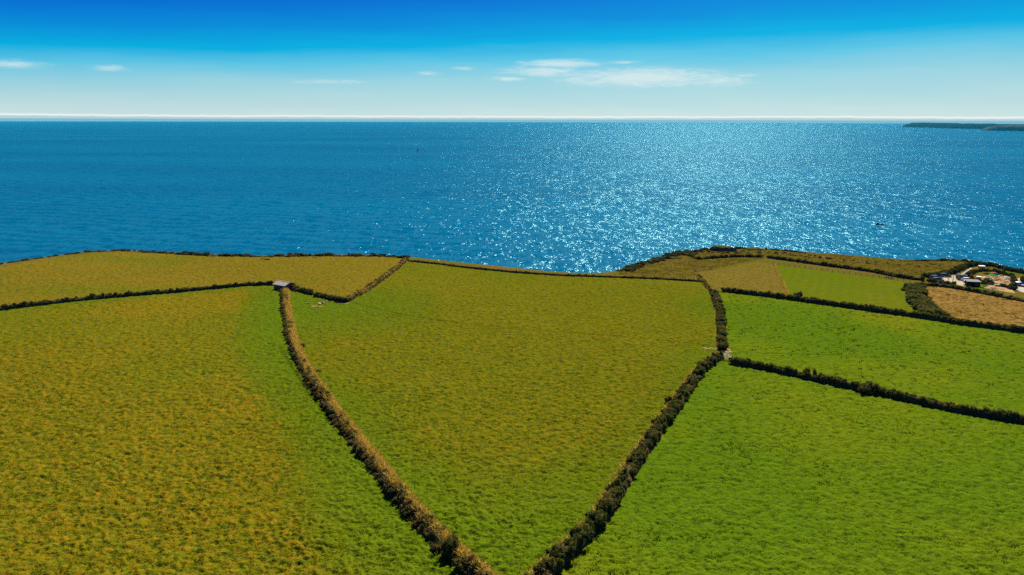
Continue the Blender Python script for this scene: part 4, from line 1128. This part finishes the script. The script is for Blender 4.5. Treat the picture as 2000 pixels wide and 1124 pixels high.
def vehicle(px, py, rz, colr, label, van=False, name='car', metal=0.3, group='vehicles parked by the cafe'):
    c = at(px, py)
    root = empty(name, (c[0], c[1], float(H(*c)[0]) + 0.10), R(rz))
    tag(root, label, 'van' if van else 'car', group)
    pm = paint(name + '_paint', colr, 0.28, metal)
    if van:
        secs = [(-2.45, .88, .38, 1.05, .80, 1.88), (-2.3, .93, .30, 1.10, .84, 1.98), (0.9, .95, .28, 1.10, .84, 2.0), (1.25, .95, .28, 1.08, .80, 1.92), (1.85, .94, .28, 1.04, .80, 1.22), (2.3, .90, .30, 0.95, .78, 1.02), (2.48, .84, .38, .72, .74, .86)]
    else:
        secs = [(-2.1, .80, .42, .80, .70, .92), (-2.0, .87, .32, .90, .72, 1.02), (-1.55, .88, .28, .95, .66, 1.40), (-0.2, .89, .26, .94, .68, 1.50), (0.35, .89, .26, .93, .66, 1.44), (1.05, .88, .26, .90, .72, .98), (1.85, .84, .30, .80, .68, .86), (2.12, .76, .40, .66, .62, .72)]
    loft('body', secs, pm, root)
    if van:
        quad_part('windscreen', [(1.30, -.74, 1.80), (1.30, .74, 1.80), (1.80, .78, 1.26), (1.80, -.78, 1.26)], M_GLASS, root, 0.03)
        quad_part('rear_window', [(-2.47, -.66, 1.75), (-2.47, .66, 1.75), (-2.50, .72, 1.15), (-2.50, -.72, 1.15)], M_GLASS, root, 0.03)
        for s_ in (-1, 1):
            for (x0, x1) in ((-2.0, -0.75), (-0.6, 0.45), (0.55, 1.25)):
                quad_part('side_window', [(x0, s_ * .94, 1.18), (x1 + 0.15 * (x1 > 1), s_ * .94, 1.18), (x1, s_ * .855, 1.75), (x0, s_ * .855, 1.75)], M_GLASS, root, 0.025)
        wx, tailx, headx, hz_ = 1.55, -2.45, 2.40, 0.82
        ww = 0.90
    else:
        quad_part('windscreen', [(0.40, -.60, 1.42), (0.40, .60, 1.42), (1.02, .68, 1.00), (1.02, -.68, 1.00)], M_GLASS, root, 0.03)
        quad_part('rear_window', [(-1.60, -.58, 1.38), (-1.60, .58, 1.38), (-2.0, .64, 1.04), (-2.0, -.64, 1.04)], M_GLASS, root, 0.03)
        for s_ in (-1, 1):
            for (x0, x1) in ((-1.45, -0.62), (-0.52, 0.32)):
                quad_part('side_window', [(x0, s_ * .885, .98), (x1 + 0.3 * (x1 > 0), s_ * .885, .98), (x1, s_ * .70, 1.40), (x0, s_ * .70, 1.40)], M_GLASS, root, 0.025)
        wx, tailx, headx, hz_ = 1.32, -2.04, 2.02, 0.66
        ww = 0.82
    for x in (-wx, wx):
        for s_ in (-1, 1):
            w_ = cyl_part('wheel', (x, s_ * ww, 0.33), 0.33, 0.22, M_TYRE, root, 'Y', seg=18)
            cyl_part('rim', (x, s_ * (ww + 0.10), 0.33), 0.21, 0.05, M_RIM, w_, 'Y', seg=14)
    for s_ in (-1, 1):
        box_part('headlight', (headx, s_ * 0.58, hz_), (0.12, 0.30, 0.14), M_LAMP, root, bevel=0.02)
        box_part('tail_light', (tailx, s_ * 0.66, 0.86), (0.10, 0.18, 0.26), M_TAIL, root, bevel=0.02)
        box_part('mirror', (1.05 if van else 0.62, s_ * 1.0, 1.15 if van else 1.0), (0.10, 0.18, 0.12), pm, root, bevel=0.02)
    for x in (tailx - 0.03, headx + 0.05):
        box_part('bumper', (x, 0, 0.40), (0.14, 1.5, 0.16), M_BLACK, root, bevel=0.03)
    return root
vehicle(1846, 541.5, -14, (0.010, 0.014, 0.018), 'black car parked deepest in the car park under the hedge')
vehicle(1828, 545.8, -20, (0.008, 0.030, 0.060), 'dark blue car parked at the left end of the car park')
vehicle(1831, 550.0, -16, (0.06, 0.07, 0.08), 'grey car parked nearest the stubble field hedge')
vehicle(1881, 547.3, -16, (0.045, 0.050, 0.058), 'dark grey van parked right of the timber dividers', True, 'van')
vehicle(1889.5, 550.2, -12, (0.80, 0.82, 0.82), 'white car parked in front of the dark grey van', False, 'car', 0.0)
vehicle(1991.5, 559.6, -78, (0.55, 0.62, 0.70), 'pale blue-silver car driving on the concrete lane', False, 'car', 0.4, None)

# timber dividers between the bays
for (a_, b_, lab) in [((1853, 539), (1851, 551.5), 'left dark timber divider across the gravel car park'), ((1862, 539), (1860, 552.5), 'right dark timber divider across the gravel car park')]:
    a, b = at(*a_), at(*b_)
    m_ = (a + b) / 2; L = float(np.linalg.norm(b - a))
    rz = math.atan2(b[1] - a[1], b[0] - a[0])
    sl = math.atan2(float(H(*b)[0]) - float(H(*a)[0]), L)
    root = empty('timber_divider', (m_[0], m_[1], float(H(*m_)[0]) + 0.10), rz)
    tag(root, lab, 'divider', 'timber dividers of the car park')
    n_ = max(3, int(L / 2.4))
    for k in range(n_):
        x = -L / 2 + (k + 0.5) * L / n_
        box_part('sleeper', (x, 0, 0.12 + math.tan(sl) * x), (L / n_ - 0.06, 0.26, 0.24), M_POST, root, rot=(0, -sl, 0), bevel=0.02)

# flat-roofed shed and white store
M_FELT = plain('felt_roof', (0.16, 0.155, 0.14), 0.9, var=0.2, scale=1.0, bump=0.2)
M_BOARD = plain('dark_boarding', (0.030, 0.027, 0.024), 0.9, var=0.3, scale=3.0, bump=0.3)
M_WHITE = plain('white_panel', (0.62, 0.64, 0.63), 0.6, var=0.06, scale=1.0, bump=0.05)
def shed():
    c = at(1898, 559)
    root = empty('shed', (c[0], c[1], float(H(*c)[0]) + 0.05), R(-14))
    tag(root, 'long low dark shed with flat grey roof beside the car park', 'shed')
    box_part('wall', (0, 0, 0.95), (4.4, 2.6, 1.9), M_BOARD, root)
    o = box_part('roof', (0, 0, 2.0), (4.9, 3.3, 0.14), M_FELT, root, rot=(R(4), 0, 0), bevel=0.02)
    box_part('fascia', (0, -1.67, 1.87), (4.94, 0.05, 0.2), M_WOOD, o)
    for k in range(9):
        box_part('board', (-2.0 + k * 0.5, -1.325, 0.95), (0.44, 0.05, 1.8), M_BOARD, root)
    d_ = box_part('door', (1.1, -1.37, 0.85), (0.85, 0.05, 1.7), M_WOOD, root)
    box_part('handle', (0.8, -1.42, 0.9), (0.05, 0.05, 0.15), M_GALV, d_)
shed()
def store(px, py, rz, label, sx=2.2, sy=1.3, sz=1.1):
    c = at(px, py)
    root = empty('white_store', (c[0], c[1], float(H(*c)[0]) + 0.08), R(rz))
    tag(root, label, 'store box', 'white store boxes by the cafe')
    box_part('body', (0, 0, sz / 2 + 0.1), (sx, sy, sz), M_WHITE, root, bevel=0.04)
    box_part('lid', (0, 0, sz + 0.14), (sx + 0.12, sy + 0.12, 0.09), M_WHITE, root, rot=(R(5), 0, 0), bevel=0.02)
    for x in (-1, 1):
        box_part('foot', (x * sx * 0.38, 0, 0.05), (0.15, sy * 0.8, 0.12), M_POST, root)
    box_part('door_panel', (0, -sy / 2 - 0.015, sz / 2 + 0.1), (sx * 0.8, 0.03, sz * 0.75), M_WHITE, root)
store(1888.5, 555.0, -12, 'white store box standing against the flat-roofed shed')
store(1917, 524.5, -8, 'white box standing alone on the slope above the terrace', 2.4, 1.4, 0.9)
store(1911, 545.5, -15, 'white box among shrubs at the left of the terrace', 1.6, 1.1, 0.8)
store(1885, 558.0, -10, 'small white box near the car park entrance', 1.2, 0.7, 0.4)

# ------------------------------------------------------------------ cafe terrace
def cloth(name, c):
    m, N = new_mat(name)
    df = N.n('ShaderNodeBsdfDiffuse', ins={'Color': (*c, 1)}); tr = N.n('ShaderNodeBsdfTranslucent', ins={'Color': (*c, 1)})
    mx = N.n('ShaderNodeMixShader', ins={0: 0.4}); N.t.links.new(df.outputs[0], mx.inputs[1]); N.t.links.new(tr.outputs[0], mx.inputs[2])
    finish(N, mx.outputs[0]); return m
M_PGREEN = cloth('green_canvas', (0.06, 0.36, 0.05)); M_PWHITE = cloth('white_canvas', (0.7, 0.7, 0.66)); M_PPINK = cloth('pink_canvas', (0.55, 0.22, 0.18)); M_PDARK = cloth('dark_green_canvas', (0.015, 0.07, 0.04))
def parasol(px, py, mat, label, r=1.5, h=2.3):
    c = at(px, py)
    root = empty('parasol', (c[0], c[1], float(H(*c)[0]) + 0.09), random.uniform(0, 1))
    tag(root, label, 'parasol', 'parasols on the cafe terrace')
    cyl_part('base', (0, 0, 0.06), 0.28, 0.12, M_STONE, root, seg=16)
    cyl_part('pole', (0, 0, h / 2), 0.03, h, M_GALV, root, seg=8)
    bm = bmesh.new()
    top = bm.verts.new((0, 0, h)); ring = []; hem = []
    for k in range(8):
        a = k * math.pi / 4
        ring.append(bm.verts.new((math.cos(a) * r, math.sin(a) * r, h - 0.45))); hem.append(bm.verts.new((math.cos(a) * r * 1.01, math.sin(a) * r * 1.01, h - 0.60)))
    for k in range(8):
        j = (k + 1) % 8
        bm.faces.new((top, ring[k], ring[j])); bm.faces.new((ring[k], hem[k], hem[j], ring[j]))
    cn = link('canopy', bm_mesh('canopy', bm), mat, root)
    cyl_part('finial', (0, 0, h + 0.05), 0.05, 0.14, M_WOOD, cn, seg=8)
    for k in range(8):
        a = k * math.pi / 4
        box_part('rib', (math.cos(a) * r * 0.5, math.sin(a) * r * 0.5, h - 0.27), (r * 1.02, 0.02, 0.02), M_GALV, root, rot=(0, math.atan2(0.45, r), a))
parasol(1938, 546.5, M_PGREEN, 'bright green parasol in the middle of the terrace', 1.6, 2.2)
parasol(1943.5, 544.5, M_PDARK, 'dark green parasol just behind the bright green one', 1.4, 2.2)
parasol(1940, 541.0, M_PPINK, 'pinkish parasol at the back of the terrace', 1.2, 2.0)
parasol(1926, 543.5, M_PDARK, 'dark green parasol at the left of the terrace', 1.5, 2.2)
parasol(1965, 550, M_PWHITE, 'white parasol at the right of the terrace', 1.2, 2.1)
M_TBL = plain('table_timber', (0.24, 0.16, 0.09), 0.8, var=0.3, scale=3, bump=0.2); M_TRED = plain('red_table', (0.34, 0.10, 0.07), 0.7, var=0.2, scale=3, bump=0.1); M_TDARK = plain('dark_table', (0.05, 0.035, 0.03), 0.8, var=0.2, scale=3, bump=0.1); M_TPALE = plain('pale_table', (0.45, 0.36, 0.20), 0.8, var=0.2, scale=3, bump=0.1)
def picnic(px, py, rz, mat, label):
    c = at(px, py)
    root = empty('picnic_table', (c[0], c[1], float(H(*c)[0]) + 0.09), R(rz))
    tag(root, label, 'table', 'picnic tables by the cafe')
    for k in range(5): box_part('top_plank', (0, -0.30 + k * 0.15, 0.74), (1.8, 0.135, 0.045), mat, root)
    for s_ in (-1, 1):
        for k in range(2): box_part('bench_plank', (0, s_ * (0.62 + k * 0.15), 0.44), (1.8, 0.135, 0.045), mat, root)
    for x in (-0.65, 0.65):
        for s_ in (-1, 1): box_part('leg', (x, s_ * 0.42, 0.36), (0.08, 0.07, 0.86), mat, root, rot=(s_ * R(28), 0, 0))
        box_part('cross_beam', (x, 0, 0.39), (0.07, 1.5, 0.08), mat, root)
for a in [(1947, 560.0, -5, M_TPALE, 'pale picnic table at the back of the sandy paddock'), (1940, 566.0, -5, M_TDARK, 'dark picnic table at the front of the sandy paddock'),
          (1953, 547.5, 20, M_TRED, 'red picnic table beside the bright green parasol'), (1958, 550.0, -30, M_TRED, 'red picnic table at the centre right of the terrace'), (1963, 553.5, 10, M_TRED, 'red picnic table nearest the terrace corner'),
          (1931, 543.5, 12, M_TBL, 'brown picnic table between the two green parasols'), (1950, 543.0, 40, M_TBL, 'brown picnic table at the back right of the terrace'), (1917, 546.0, 0, M_TPALE, 'pale picnic table at the left end of the terrace'), (1968, 547.0, 60, M_TDARK, 'dark picnic table below the white parasol')]:
    picnic(*a)

# ------------------------------------------------------------------ boats
M_HULL = paint('dark_hull', (0.015, 0.02, 0.03), 0.35); M_DECK = plain('deck', (0.55, 0.55, 0.52), 0.6, var=0.1); M_SAIL = cloth('backlit_sailcloth', (0.01, 0.012, 0.018))  # sails near black: backlit shade put into the cloth colour
def hull(root, L, B, D, mat, sheer=0.25):
    st = []
    for i in range(13):
        t_ = i / 12
        w = B / 2 * (1 - max(0, (t_ - 0.35) / 0.65) ** 2.2) * (0.82 + 0.18 * min(1, t_ * 4))
        st.append((-L / 2 + L * t_, max(0.02, w), D * (1 + sheer * t_ * t_)))
    V, F_ = [], []
    for (x, w, d_) in st: V += [[x, 0, -0.5], [x, -w * 0.75, -0.3], [x, -w, d_], [x, w, d_], [x, w * 0.75, -0.3]]
    bm = bmesh.new(); vv = [bm.verts.new(v) for v in V]
    for i in range(12):
        for k in range(5):
            bm.faces.new([vv[q] for q in (i * 5 + k, i * 5 + (k + 1) % 5, (i + 1) * 5 + (k + 1) % 5, (i + 1) * 5 + k)])
    bm.faces.new(vv[:5]); bm.faces.new(vv[-5:][::-1])
    return link('hull', bm_mesh('hull', bm), mat, root)
p = sea_at(816.5, 296)
y_ = empty('sailing_boat', (p[0], p[1], 0), R(200)); tag(y_, 'tiny dark sailing boat far out on the sea left of centre', 'boat', 'boats out at sea')
hull(y_, 11, 3.4, 1.1, M_HULL)
box_part('cabin', (0.6, 0, 1.35), (4.2, 1.9, 0.6), M_DECK, y_, bevel=0.15)
cyl_part('mast', (0.8, 0, 7.4), 0.09, 13.0, M_GALV, y_, r2=0.05)
cyl_part('boom', (-1.7, 0, 2.3), 0.07, 4.8, M_GALV, y_, 'X')
def sail(name, c3, belly):
    A, B_, C_ = [Vector(c) for c in c3]
    bm = bmesh.new(); n = 8; grid = []
    for i in range(n + 1):
        row = []
        for j in range(n + 1 - i):
            u, v = i / n, j / n
            p_ = A * (1 - u - v) + B_ * u + C_ * v
            p_.y += belly * 6 * u * v * (1 - u - v) * 3 + belly * (1 - u - v) * u
            row.append(bm.verts.new(p_))
        grid.append(row)
    for i in range(n):
        for j in range(n - i):
            bm.faces.new((grid[i][j], grid[i + 1][j], grid[i][j + 1]))
            if j < n - i - 1: bm.faces.new((grid[i + 1][j], grid[i + 1][j + 1], grid[i][j + 1]))
    return link(name, bm_mesh(name, bm, True), M_SAIL, y_)
sail('mainsail', ((0.7, 0, 2.5), (-4.0, 0.6, 2.5), (0.75, 0, 13.6)), 0.5)
sail('jib', ((5.2, 0, 1.5), (1.2, 0.7, 2.0), (1.0, 0, 12.5)), 0.5)
p = sea_at(1717, 439)
mb = empty('motor_boat', (p[0], p[1], 0), R(180)); tag(mb, 'small dark fishing boat on the glittering sea above the right headland', 'boat', 'boats out at sea')
hull(mb, 11.5, 3.6, 1.2, M_HULL, 0.4)
wh = box_part('wheelhouse', (1.6, 0, 1.9), (2.6, 2.2, 1.3), M_HULL, mb, bevel=0.1)
for s_ in (-1, 1): box_part('window', (1.6, s_ * 1.11, 2.15), (1.8, 0.04, 0.45), M_GLASS, wh)
box_part('roof', (1.6, 0, 2.6), (2.8, 2.5, 0.10), M_HULL, wh)
box_part('deck', (-2.2, 0, 1.28), (5.4, 2.7, 0.06), M_BLACK, mb)
cyl_part('mast', (-0.2, 0, 2.8), 0.06, 3.0, M_HULL, mb)
cyl_part('net_drum', (-3.6, 0, 1.9), 0.5, 1.8, M_BLACK, mb, 'Y', seg=16)
p = sea_at(1789, 256.4)
ms = empty('cargo_boat', (p[0], p[1], 0), R(175)); tag(ms, 'faint dark vessel below the tip of the distant headland', 'boat', 'boats out at sea')
hull(ms, 36, 8, 3.0, M_HULL, 0.4)
box_part('superstructure', (-10, 0, 6.0), (7, 6.5, 6.0), M_HULL, ms, bevel=0.3)
box_part('hatch', (4, 0, 3.6), (16, 5.5, 1.0), M_BLACK, ms)
cyl_part('mast', (12, 0, 7.5), 0.2, 9, M_GALV, ms)
HAZE_D = 1.8e-5

# ------------------------------------------------------------------ sea haze
hz_m = bpy.data.materials.new('haze'); hz_m.use_nodes = True
HN = NT(hz_m.node_tree)
hv = HN.n('ShaderNodeVolumePrincipled', ins={'Color': (0.04, 0.50, 0.80, 1.0), 'Density': HAZE_D, 'Anisotropy': 0.0})
ho = HN.n('ShaderNodeOutputMaterial'); HN.t.links.new(hv.outputs[0], ho.inputs['Volume'])
bm = bmesh.new(); bm_box(bm, (0, 0, 69.0), (2 * SEA_R + 1500, 2 * SEA_R + 1500, 152.0))
tag(link('haze', bm_mesh('haze', bm), hz_m), 'thin pale sea haze over the water', 'haze', kind='stuff')
